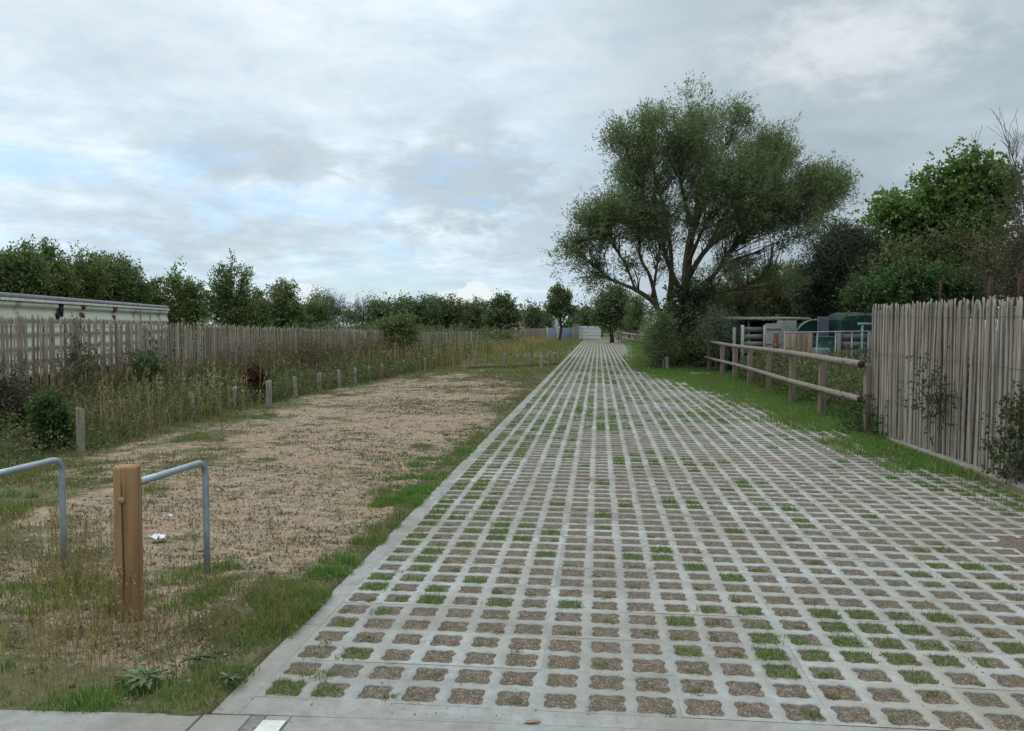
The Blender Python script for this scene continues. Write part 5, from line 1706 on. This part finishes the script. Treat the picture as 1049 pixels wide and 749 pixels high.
BL = [(703, 108, 16, 34), (700, 92, 9, 18), (728, 105, 14, 20), (746, 122, 26, 30), (765, 103, 12, 14), (782, 160, 34, 34), (800, 146, 14, 12), (826, 186, 36, 24), (852, 196, 18, 18), (835, 214, 30, 16), (765, 200, 42, 36),
      (712, 175, 34, 48), (672, 130, 22, 32), (674, 100, 8, 12), (650, 148, 20, 18), (633, 138, 9, 10), (660, 185, 26, 24), (668, 215, 26, 22), (633, 222, 30, 24), (610, 232, 22, 18), (592, 250, 24, 14), (578, 256, 13, 12), (622, 258, 26, 14),
      (652, 250, 22, 16), (690, 235, 30, 26), (735, 235, 32, 22), (790, 225, 32, 18), (826, 234, 22, 12), (845, 240, 10, 7), (800, 245, 18, 8), (655, 272, 16, 9), (745, 270, 22, 12), (785, 283, 18, 9), (720, 285, 16, 12), (690, 268, 18, 16), (770, 262, 14, 8), (758, 292, 16, 8), (808, 290, 10, 6)]
blobs = []
for x, y, rx_, ry_ in BL:
    y += 20 * max(0.0, min(1.0, (150 - y) / 40.0)); x += 16 * max(0.0, min(1.0, (650 - x) / 50.0))
    n_ = 2 if rx_ > 20 else 1
    for s in range(n_):
        c_ = W(x - 3 + rng.normal() * 3, y + 4 + rng.normal() * 3, rng.normal() * 1.2 if n_ == 1 else (s - .5) * 3.0 + rng.normal() * .5)
        blobs.append((*c_, max(.18, rx_ * k_ - .33), max(rx_ * k_, 1.0) * .85, max(.18, ry_ * k_ - .42)))
c, o = clumps_in(blobs, 1350, 0.42)
keepc = (fbm(c[:, 0], c[:, 2], .75, 2, 301) + fbm(c[:, 1], c[:, 2], .75, 2, 302)) / 2 > 0.425
c, o = c[keepc], o[keepc]
tips = []
for pth, r0, r1 in limbs:
    if r0 < .075 and pth[-1][2] < 4.5: continue
    q = smooth_path(pth, 20)
    for p_ in q[12:]:
        for _ in range(3):
            tips.append(p_ + rng.normal(size=3) * .28)
tips = np.array(tips)
c = np.concatenate([c, tips]); o = np.concatenate([o, unit(rng.normal(size=tips.shape))])
cen = W(705, 230)
o = unit(unit(o) * .6 + unit(c - cen) * .8)
branches(tb, c, A, Ar, maxr=.022, sides=4, r_tip=.004, droop=.02, bias=.9)
tb.build('trunk', M['bark'], root, smooth=True)
cb = MB()
shoots(cb, c, o, 8, (.4, 1.1), 18, .135, .033, .11, .50, .30, hang=.06, follow=.9)
cb.build('crown', M['willow'], root)

# ivy on its foot and the shrubs round it
p = W(698, 345, -.5)
k = 200
zz = rng.uniform(.1, 3.0, k); aa = rng.uniform(0, 6.283, k); rr = .42 + .10 * rng.normal(size=k) + .15 * (zz < 1.2)
c = np.stack([b[0] + np.cos(aa) * rr, b[1] - .05 + np.sin(aa) * rr, zz], 1)
mb = MB(); shoots(mb, c, np.stack([np.cos(aa), np.sin(aa), aa * 0], 1), 4, (.08, .3), 9, .11, .085, .10, .1, .8)
tag(mb.build('ivy', M['ivy'], origin=(b[0], b[1], 0)), 'dark ivy wrapped thickly round the foot of the willow', 'ivy')


def bl_px(items, D, base):
    """ellipsoids from outline measures (centre px, half sizes px, depth offset), relative to a base"""
    out_ = []
    for it in items:
        x, y, rx_, ry_ = it[:4]; dy = it[4] if len(it) > 4 else 0
        q = P(x, y, D + dy); s = (D + dy) / F_PX
        out_.append((q[0] - base[0], q[1] - base[1], q[2], rx_ * s, max(.5 * rx_ * s, min(rx_ * s, 1.6)), ry_ * s))
    return out_


def grow(kind, name, label, cat, px, D, items, n, leaf, shoot, mats, **kw):
    base = P(px, 333, D); base[2] = 0
    return kind(name, label, cat, base, bl_px(items, D, base), n, leaf, shoot, mats, **kw)


GG, HG = (M['twig'], M['sallow']), (M['bark_dark'], M['hedge'])
grow(shrub, 'shrub', 'grey green sallow shrub at the left foot of the willow, overhanging the lane edge', 'shrub', 672, 29.5, [(672, 358, 8, 14), (664, 368, 6, 6), (678, 350, 8, 18), (676, 334, 6, 8), (684, 364, 7, 10), (668, 348, 5, 8)], 110, (.11, .03), (6, .25, .7, 12), GG, up=.8)
grow(shrub, 'shrub', 'dark leafy shrub at the right foot of the willow, behind the rail fence end', 'shrub', 722, 30.2, [(722, 358, 16, 18), (735, 345, 12, 12), (712, 368, 12, 12), (741, 362, 10, 12)], 110, (.10, .045), (6, .2, .5, 12), (M['twig'], M['sallow']), up=.6)
grow(shrub, 'shrub', 'olive shrub rising between the willow and the shelter', 'shrub', 740, 34, [(728, 325, 18, 16), (745, 320, 16, 22), (760, 318, 12, 18), (748, 340, 14, 14)], 130, (.12, .05), (6, .25, .6, 11), (M['twig'], M['olive']), up=.7)
grow(shrub, 'shrub', 'blue green broom like shrub left of the shelter, above the rail fence end', 'shrub', 738, 27.0, [(735, 343, 13, 14), (744, 350, 10, 12)], 60, (.12, .025), (6, .3, .7, 12), (M['twig'], M['grey_green']), up=.9)

# ------------------------------------------------------------------ left hedgerow
LH = [
    (4, 38, [(2, 285, 22, 32), (18, 275, 16, 26), (28, 262, 9, 14), (40, 275, 12, 20), (22, 252, 5, 8)], 'leftmost hedgerow tree behind the mobile home, its tip near the picture edge'),
    (55, 40, [(50, 272, 15, 26), (47, 252, 5, 9), (62, 285, 14, 22), (40, 290, 14, 20)], 'hedgerow tree with a thin leader, second from the left behind the mobile home'),
    (82, 42, [(78, 276, 14, 20), (70, 263, 5, 7), (92, 280, 14, 20), (98, 264, 5, 8), (80, 295, 18, 16)], 'bushy hedgerow tree behind the middle of the mobile home'),
    (112, 44, [(110, 280, 13, 20), (108, 262, 5, 9), (120, 290, 14, 18), (100, 295, 14, 16)], 'hedgerow tree with two leaders, behind the rust patch of the mobile home'),
    (132, 45, [(128, 278, 10, 16), (126, 266, 4, 7), (140, 288, 12, 16), (134, 300, 16, 14)], 'round hedgerow tree right of the two leadered one'),
    (156, 47, [(155, 296, 12, 12), (160, 288, 6, 8), (165, 308, 14, 12), (146, 308, 12, 10)], 'low hedgerow tree at the right end of the mobile home roof, in the dip'),
    (186, 46, [(184, 294, 14, 16), (180, 281, 6, 7), (196, 302, 14, 16), (188, 315, 18, 14), (200, 290, 6, 8)], 'hedgerow tree right of the mobile home with a rounded twin top'),
    (240, 45, [(238, 288, 15, 18), (236, 272, 7, 10), (250, 282, 9, 12), (228, 302, 14, 16), (246, 310, 18, 16), (216, 305, 9, 14)], 'tallest pointed tree of the left hedgerow, standing above the fence'),
    (266, 50, [(264, 305, 12, 14), (270, 318, 16, 12), (258, 320, 14, 12)], 'low dense tree in the gap right of the tallest pointed one'),
    (292, 48, [(290, 300, 13, 14), (286, 290, 7, 8), (300, 295, 8, 8), (296, 315, 16, 14)], 'second tallest pointed tree of the left hedgerow with a flat side'),
    (318, 58, [(318, 318, 14, 10), (328, 312, 9, 8), (330, 326, 14, 8)], 'low tree right of the second tallest pointed one'),
]
for px, D, items, lab in LH:
    items = [(a_, b_ + 9, c_, d_) for a_, b_, c_, d_ in items]
    vol = sum(i_[2] * i_[3] for i_ in items)
    tips = [(i_[0] + rng.normal() * i_[2] * .5, i_[1] - i_[3] * .9, 2.0, 6, rng.normal()) for i_ in items for _ in range(2)]
    grow(tree, 'hedgerow_tree', lab, 'tree', px, D, items + [(px, 325, 16, 14)] + tips, int(90 + vol * .10), (.15, .085), (7, .2, .55, 8), HG, group='trees of the left hedgerow', up=.9, wild=.5, trunk_r=.10)

FH = (M['bark_dark'], M['hedge_far'])
grow(tree, 'hedgerow_tree', 'feathery grey green tree, lighter than its neighbours, right of the hedgerow', 'tree', 335, 62, [(333, 312, 9, 11), (342, 318, 8, 10), (328, 322, 9, 10)], 90, (.16, .05), (6, .4, 1.0, 10), (M['bark_dark'], M['grey_green']), group='trees of the left hedgerow', up=1.0)
grow(tree, 'hedgerow_tree', 'thin grey feathery tree just left of the long dark hedge', 'tree', 372, 64, [(370, 322, 9, 8), (380, 318, 7, 9), (360, 325, 9, 7)], 80, (.16, .04), (6, .4, 1.1, 9), (M['bark_dark'], M['grey_green']), group='trees of the left hedgerow', up=1.1)
for k, (px, top, w, lab) in enumerate(((398, 311, 17, 'first rounded bush of the long dark hedge, above the ivy bush'), (428, 309, 18, 'second bush of the long dark hedge, straight top'), (456, 309.5, 17, 'third bush of the long dark hedge, with thin sprigs'), (484, 313, 15, 'last bush of the long dark hedge, next to the small dark tree'))):
    grow(tree, 'hedge_bush', lab, 'bush', px, 63 + 2 * k, [(px - w * .5, top + 13, w * .7, 13), (px + w * .5, top + 12, w * .7, 12), (px, top + 18, w, 14)] + [(px + u_ * w, top + 2, 3, 5) for u_ in (-.8, -.3, .3, .8)], 190, (.18, .10), (6, .25, .7, 8), FH, group='bushes of the long dark hedge', up=.8)
grow(tree, 'small_tree', 'small dark round tree with a short trunk above the end of the middle distance fence', 'tree', 516, 58, [(514, 320, 11, 11), (508, 326, 10, 8), (524, 325, 9, 9), (516, 311, 7, 6)], 170, (.17, .10), (6, .2, .6, 9), (M['bark_dark'], M['hedge_far']), up=.4, trunk_r=.12)
grow(tree, 'maple_tree', 'small dark maple with a clear trunk at the far end of the lane', 'tree', 573, 82, [(573, 310, 9, 9), (572, 300, 6, 6), (565, 316, 6, 6), (582, 318, 8, 4), (578, 303, 5, 6), (573, 320, 9, 5), (567, 302, 4, 5), (586, 320, 4, 3)], 150, (.20, .16), (6, .2, .6, 8), FH, up=.2, trunk_r=.16, spread=.1)
grow(tree, 'round_tree', 'dark round tree left of the willow, at the bend of the lane', 'tree', 627, 74, [(625, 312, 14, 13), (634, 305, 9, 8), (618, 320, 11, 11), (634, 322, 11, 11), (626, 300, 7, 5), (626, 330, 14, 8)], 230, (.20, .11), (6, .25, .7, 9), FH, up=.4, trunk_r=.18)
grow(tree, 'slender_tree', 'slim loose tree between the dark round tree and the willow', 'tree', 651, 70, [(650, 312, 5, 10), (654, 322, 6, 9), (648, 328, 6, 8), (657, 312, 4, 8)], 80, (.17, .07), (6, .3, .8, 9), (M['bark_dark'], M['hedge']), up=.9)
for px, D, top, w, mt, lab in ((546, 104, 316, 8, 'grey_green', 'grey green far tree between the small dark tree and the maple'), (556, 112, 321, 9, 'hedge_far', 'low far tree just left of the maple'), (590, 112, 323, 9, 'hedge_far', 'low brownish far tree right of the maple'), (602, 108, 316, 8, 'hedge_far', 'thin far tree left of the dark round tree'), (645, 95, 318, 8, 'hedge_far', 'far dark tree filling the gap right of the dark round tree')):
    grow(tree, 'far_tree', lab, 'tree', px, D, [(px, top + 9, w, 9), (px - w * .5, top + 13, w * .8, 8), (px + w * .5, top + 14, w * .8, 8), (px, top + 4, w * .5, 5)], 80, (.28, .15), (5, .4, 1.0, 8), (M['bark_dark'], M[mt]), up=.6, trunk_r=.14)

# far wood that closes the view
mb = MB()
xs_ = np.concatenate([np.linspace(-110, 60, 260), np.linspace(12, 70, 150)])
ys_ = np.concatenate([np.full(260, 122.0) + rng.normal(size=260) * 6, np.full(150, 72.0) + rng.normal(size=150) * 8])
hs_ = 2.2 + 2.4 * fbm(xs_, ys_, .08, 3, 8)
c = np.concatenate([np.stack([xs_ + rng.normal(size=len(xs_)) * 1.2, ys_, hs_ * f_], 1) for f_ in (.15, .4, .65, .9)])
shoots(mb, c, np.tile([[0, -.3, .7]], (len(c), 1)), 7, (.4, 1.4), 8, .38, .22, .7, .5, .8)
tag(mb.build('far_wood', M['hedge_far']), 'dark distant woodland closing the horizon', 'woodland', kind='stuff')

# ------------------------------------------------------------------ right hand trees
grow(tree, 'conifer', 'very dark conifer mass behind the tarpaulin stack', 'tree', 850, 36, [(845, 290, 26, 34), (868, 270, 24, 32), (890, 285, 22, 36), (835, 310, 20, 24), (862, 245, 12, 12), (848, 256, 9, 12)], 620, (.16, .04), (8, .25, .7, 13), (M['bark_dark'], M['conifer']), up=.2, trunk_r=.2)
grow(tree, 'conifer', 'dark conifer behind the near end of the rail fence, partly behind the tall paling fence', 'tree', 905, 30, [(905, 300, 24, 30), (925, 290, 20, 26), (890, 310, 18, 20)], 330, (.15, .04), (8, .2, .6, 13), (M['bark_dark'], M['conifer']), up=.2, trunk_r=.16)
grow(tree, 'elder_tree', 'loose grey green tree with bare pale twigs between the dark conifers and the bright tree', 'tree', 890, 27.5, [(875, 255, 16, 18), (900, 258, 18, 18), (920, 262, 16, 18), (858, 248, 10, 8), (900, 245, 10, 8), (910, 280, 20, 16)], 130, (.11, .04), (6, .3, .7, 10), (M['twig'], M['grey_dark']), up=.8, trunk_r=.09)
grow(tree, 'bright_tree', 'tall bright green broad leaved tree above the right hand fence', 'tree', 975, 23, [(985, 172, 16, 12), (1000, 182, 26, 16), (960, 190, 16, 14), (925, 212, 20, 12), (912, 220, 12, 8), (945, 222, 26, 14), (975, 215, 30, 18), (1010, 210, 26, 18), (1030, 190, 12, 12), (960, 240, 26, 14), (925, 236, 14, 8), (990, 240, 26, 16)], 380, (.115, .085), (6, .15, .5, 11), (M['bark'], M['bright']), up=.1, wild=.8, trunk_r=.13, hang=.25, surf=.3)
grow(tree, 'olive_tree', 'olive green tree mass under the bright tree, behind the tall paling fence', 'tree', 950, 21, [(950, 270, 30, 20), (925, 280, 22, 18), (985, 275, 26, 22), (960, 292, 34, 14)], 230, (.11, .06), (6, .2, .6, 10), (M['twig'], M['olive_dark']), up=.6, trunk_r=.09)
grow(shrub, 'brown_shrub', 'brownish half bare shrub above the right end of the paling fence', 'shrub', 1020, 16.5, [(1018, 250, 20, 22), (1036, 255, 20, 34), (1008, 272, 20, 22), (1046, 230, 12, 18), (1025, 287, 28, 18), (1060, 262, 18, 38)], 110, (.06, .025), (7, .2, .6, 7), (M['twig'], M['brownleaf']), up=.9, trunk_r=.02, n_stem=6, maxr=.010)
grow(shrub, 'low_bush', 'green leafy bush peeping over the left part of the tall paling fence', 'bush', 930, 17.5, [(915, 298, 18, 9), (940, 292, 18, 10), (965, 296, 16, 9), (890, 303, 12, 8), (990, 298, 16, 8)], 190, (.08, .05), (6, .12, .35, 10), (M['twig'], M['bush']), up=.5)
grow(tree, 'hedge_tree', 'olive hedge tree seen under the willow limbs, right of its trunk', 'tree', 775, 44, [(770, 308, 24, 18), (800, 305, 22, 20), (790, 290, 14, 12), (815, 320, 18, 14), (760, 325, 20, 12), (750, 300, 14, 16)], 280, (.15, .07), (6, .25, .7, 9), (M['bark_dark'], M['olive']), up=.7, trunk_r=.12)
grow(tree, 'hedge_tree', 'green hedge tree behind the shelter, left of the conifer mass', 'tree', 812, 48, [(800, 285, 18, 12), (822, 290, 16, 16), (785, 300, 16, 14), (815, 315, 20, 16)], 170, (.15, .08), (6, .25, .7, 9), HG, up=.7, trunk_r=.12)

grow(tree, 'hedge_tree', 'brown green tree behind the half bare shrub at the right edge', 'tree', 1050, 26, [(1052, 275, 28, 30), (1030, 288, 22, 20), (1078, 265, 28, 34), (1050, 245, 12, 12), (1015, 293, 18, 14)], 260, (.11, .055), (6, .2, .6, 11), (M['twig'], M['olive_dark']), up=.6, trunk_r=.10)

# bare tree at the right edge: nothing but branching wood
base = P(1049, 333, 15.0); base[2] = 0
root = thing('bare_tree', tuple(base), 'leafless grey tree at the right edge, its twigs against the sky', 'tree')
tb = MB()


def bough(p, d, L, r, depth):
    n = 6
    pts = [p]
    dd_ = d.copy()
    for _ in range(n - 1):
        dd_ = unit(dd_ + rng.normal(size=3) * .12 + [0, 0, .06])
        pts.append(pts[-1] + dd_ * L / (n - 1))
    tb.tube(np.array(pts), np.linspace(r, r * .55 if depth else .0035, n), 6 if r > .02 else 4, cap=False)
    if depth:
        for _ in range(4 if depth > 2 else 5):
            k_i = rng.integers(2, n)
            bough(pts[k_i], unit(dd_ + rng.normal(size=3) * .38 + [0, 0, .30]), L * rng.uniform(.45, .72), r * .55, depth - 1)


ztop = P(1043, 110, 15)[2]
bough(base - [0, 0, .1], np.array([0, 0, 1.0]), ztop * .50, .045, 4)
tb.build('trunk', M['twig'], root)

# ------------------------------------------------------------------ plants that can be told apart
def small(name, label, cat, px, D, items, n, leaf, shoot, mats, **kw):
    return grow(shrub, name, label, cat, px, D, items, n, leaf, shoot, mats, **kw)


small('green_bush', 'compact green bush with dark twigs below, beside the stout dark stake', 'bush', 52, 10.3, [(50, 420, 9, 10), (56, 433, 11, 12), (46, 438, 9, 13), (54, 450, 13, 8), (60, 447, 8, 9)], 120, (.045, .028), (6, .06, .16, 12), (M['twig'], M['bush']), up=.6, spread=.05)
small('dark_scrub', 'dark brownish scrub at the left picture edge under the fence', 'bush', 10, 11.5, [(5, 415, 24, 22), (-20, 420, 26, 26), (22, 432, 16, 20)], 150, (.05, .025), (6, .1, .25, 11), (M['twig'], M['bramble_dark']), up=.6, spread=.08)
small('ivy_bush', 'dense green ivy bush climbing over the corner of the left fence', 'bush', 408, 33.0, [(407, 343, 9, 10), (414, 334, 7, 5), (400, 335, 7, 6), (419, 344, 5, 7), (405, 354, 8, 6), (398, 345, 4, 8)], 170, (.10, .075), (6, .15, .45, 10), (M['twig'], M['hedge']), up=.4)
small('climber', 'green climber growing up the pales where the mobile home ends', 'climber', 152, 16.6, [(150, 366, 4, 9), (154, 378, 7, 10), (147, 386, 8, 8)], 30, (.055, .04), (6, .1, .25, 9), (M['twig'], M['bush']), up=.6)
small('climber', 'slim green climber on the pales left of the dark hole of the mobile home', 'climber', 79, 14.6, [(78, 356, 3, 12), (80, 374, 5, 10)], 16, (.05, .035), (6, .1, .25, 9), (M['twig'], M['bramble']), up=.8)
small('dock_plant', 'dark red brown dock gone to seed between two stakes', 'dock', 262, 16.8, [(258, 394, 5, 7), (267, 397, 5, 6), (262, 387, 3, 5)], 60, (.035, .022), (7, .12, .35, 16), (M['twig'], M['dock']), up=1.6, spread=.05, wild=.25)
small('reddish_shrub', 'dry reddish brown shrub against the fence behind the fourth stake', 'shrub', 318, 23.5, [(310, 372, 10, 14), (325, 378, 12, 14), (318, 362, 8, 10)], 90, (.05, .015), (8, .2, .5, 9), (M['twig'], M['brownleaf']), up=1.2)
small('bramble', 'bramble growing through the middle of the tall right hand fence', 'bramble', 972, 9.9, [(958, 402, 20, 6, -.15), (985, 390, 16, 6, -.15), (972, 425, 16, 12, -.15), (945, 388, 10, 4, -.15), (1000, 424, 9, 14, -.1), (1015, 405, 8, 5, -.15)], 46, (.045, .03), (5, .08, .28, 6), (M['twig'], M['bramble']), up=.3, wild=.8, trunk_r=.007)
small('bramble', 'leafy bramble clump at the foot of the tall fence on the right edge', 'bramble', 1042, 8.25, [(1052, 445, 6, 18, -.1), (1064, 450, 12, 24, -.1), (1046, 474, 7, 8, -.1), (1060, 425, 6, 10, -.1)], 70, (.05, .036), (5, .08, .25, 8), (M['twig'], M['bramble']), up=.5, trunk_r=.007)
small('fence_weed', 'dark low weeds along the foot of the tall fence near the rail ends', 'weed', 895, 12.0, [(890, 432, 9, 9, 0), (905, 446, 10, 7, -.4), (880, 428, 8, 8, .5)], 50, (.045, .03), (5, .06, .2, 8), (M['twig'], M['bush']), up=.6)
# thistle rosettes
for px, py, s, lab in ((150, 702, .13, 'flat grey green thistle rosette on the grass above the pavement, the largest'), (205, 683, .075, 'smaller thistle rosette nearer the kerb'), (235, 705, .065, 'small thistle rosette by the lane corner, lower right')):
    q = at(px, py)
    mb = MB()
    for k in range(20):
        a = k * 2.4 + rng.normal() * .2; L = s * rng.uniform(.45, 1.3)
        t = np.linspace(0, 1, 9)
        wv = L * .10 * np.sin(np.clip(t * 1.1, 0, 1) * math.pi) ** .6 * np.where(np.arange(9) % 2, 1.35, .7)
        ax = np.array([math.cos(a), math.sin(a), 0]); sd = np.array([-math.sin(a), math.cos(a), 0])
        cen_ = q + ax * (t * L)[:, None] + np.array([0, 0, 1.0]) * (.028 + .008 * np.sin(t * 2.6) + rng.uniform(0, .016))[:, None]
        V = np.concatenate([cen_ + sd * wv[:, None] + [0, 0, .008], cen_, cen_ - sd * wv[:, None] + [0, 0, .008]]); i = np.arange(8)
        mb.add(V, np.concatenate([np.stack([i + o_, i + 1 + o_, i + 10 + o_, i + 9 + o_], 1) for o_ in (0, 9)]))
    tag(mb.build('thistle', M['thistle'], origin=(q[0], q[1], 0)), lab, 'thistle')
# pale umbels in the weeds
mb = MB()
pts = []
for px, py, n in ((215, 402, 9), (160, 408, 4), (222, 406, 7), (245, 412, 3), (440, 372, 4)):
    q = at(px, py + 14)
    pts += [[q[0] + rng.normal() * .3, q[1] + rng.normal() * .3, rng.uniform(.4, .62)] for _ in range(n)]
pts = np.array(pts)
pp = np.repeat(pts, 6, 0) + rng.normal(size=(len(pts) * 6, 3)) * [.03, .03, .008]
leaves(mb, pp, np.array([0, 0, .3]) + rng.normal(size=pp.shape), .024, .02)
tag(mb.build('umbel_flowers', M['flower']), 'faded whitish flower heads scattered in the weeds by the stakes', 'flowers', kind='stuff')
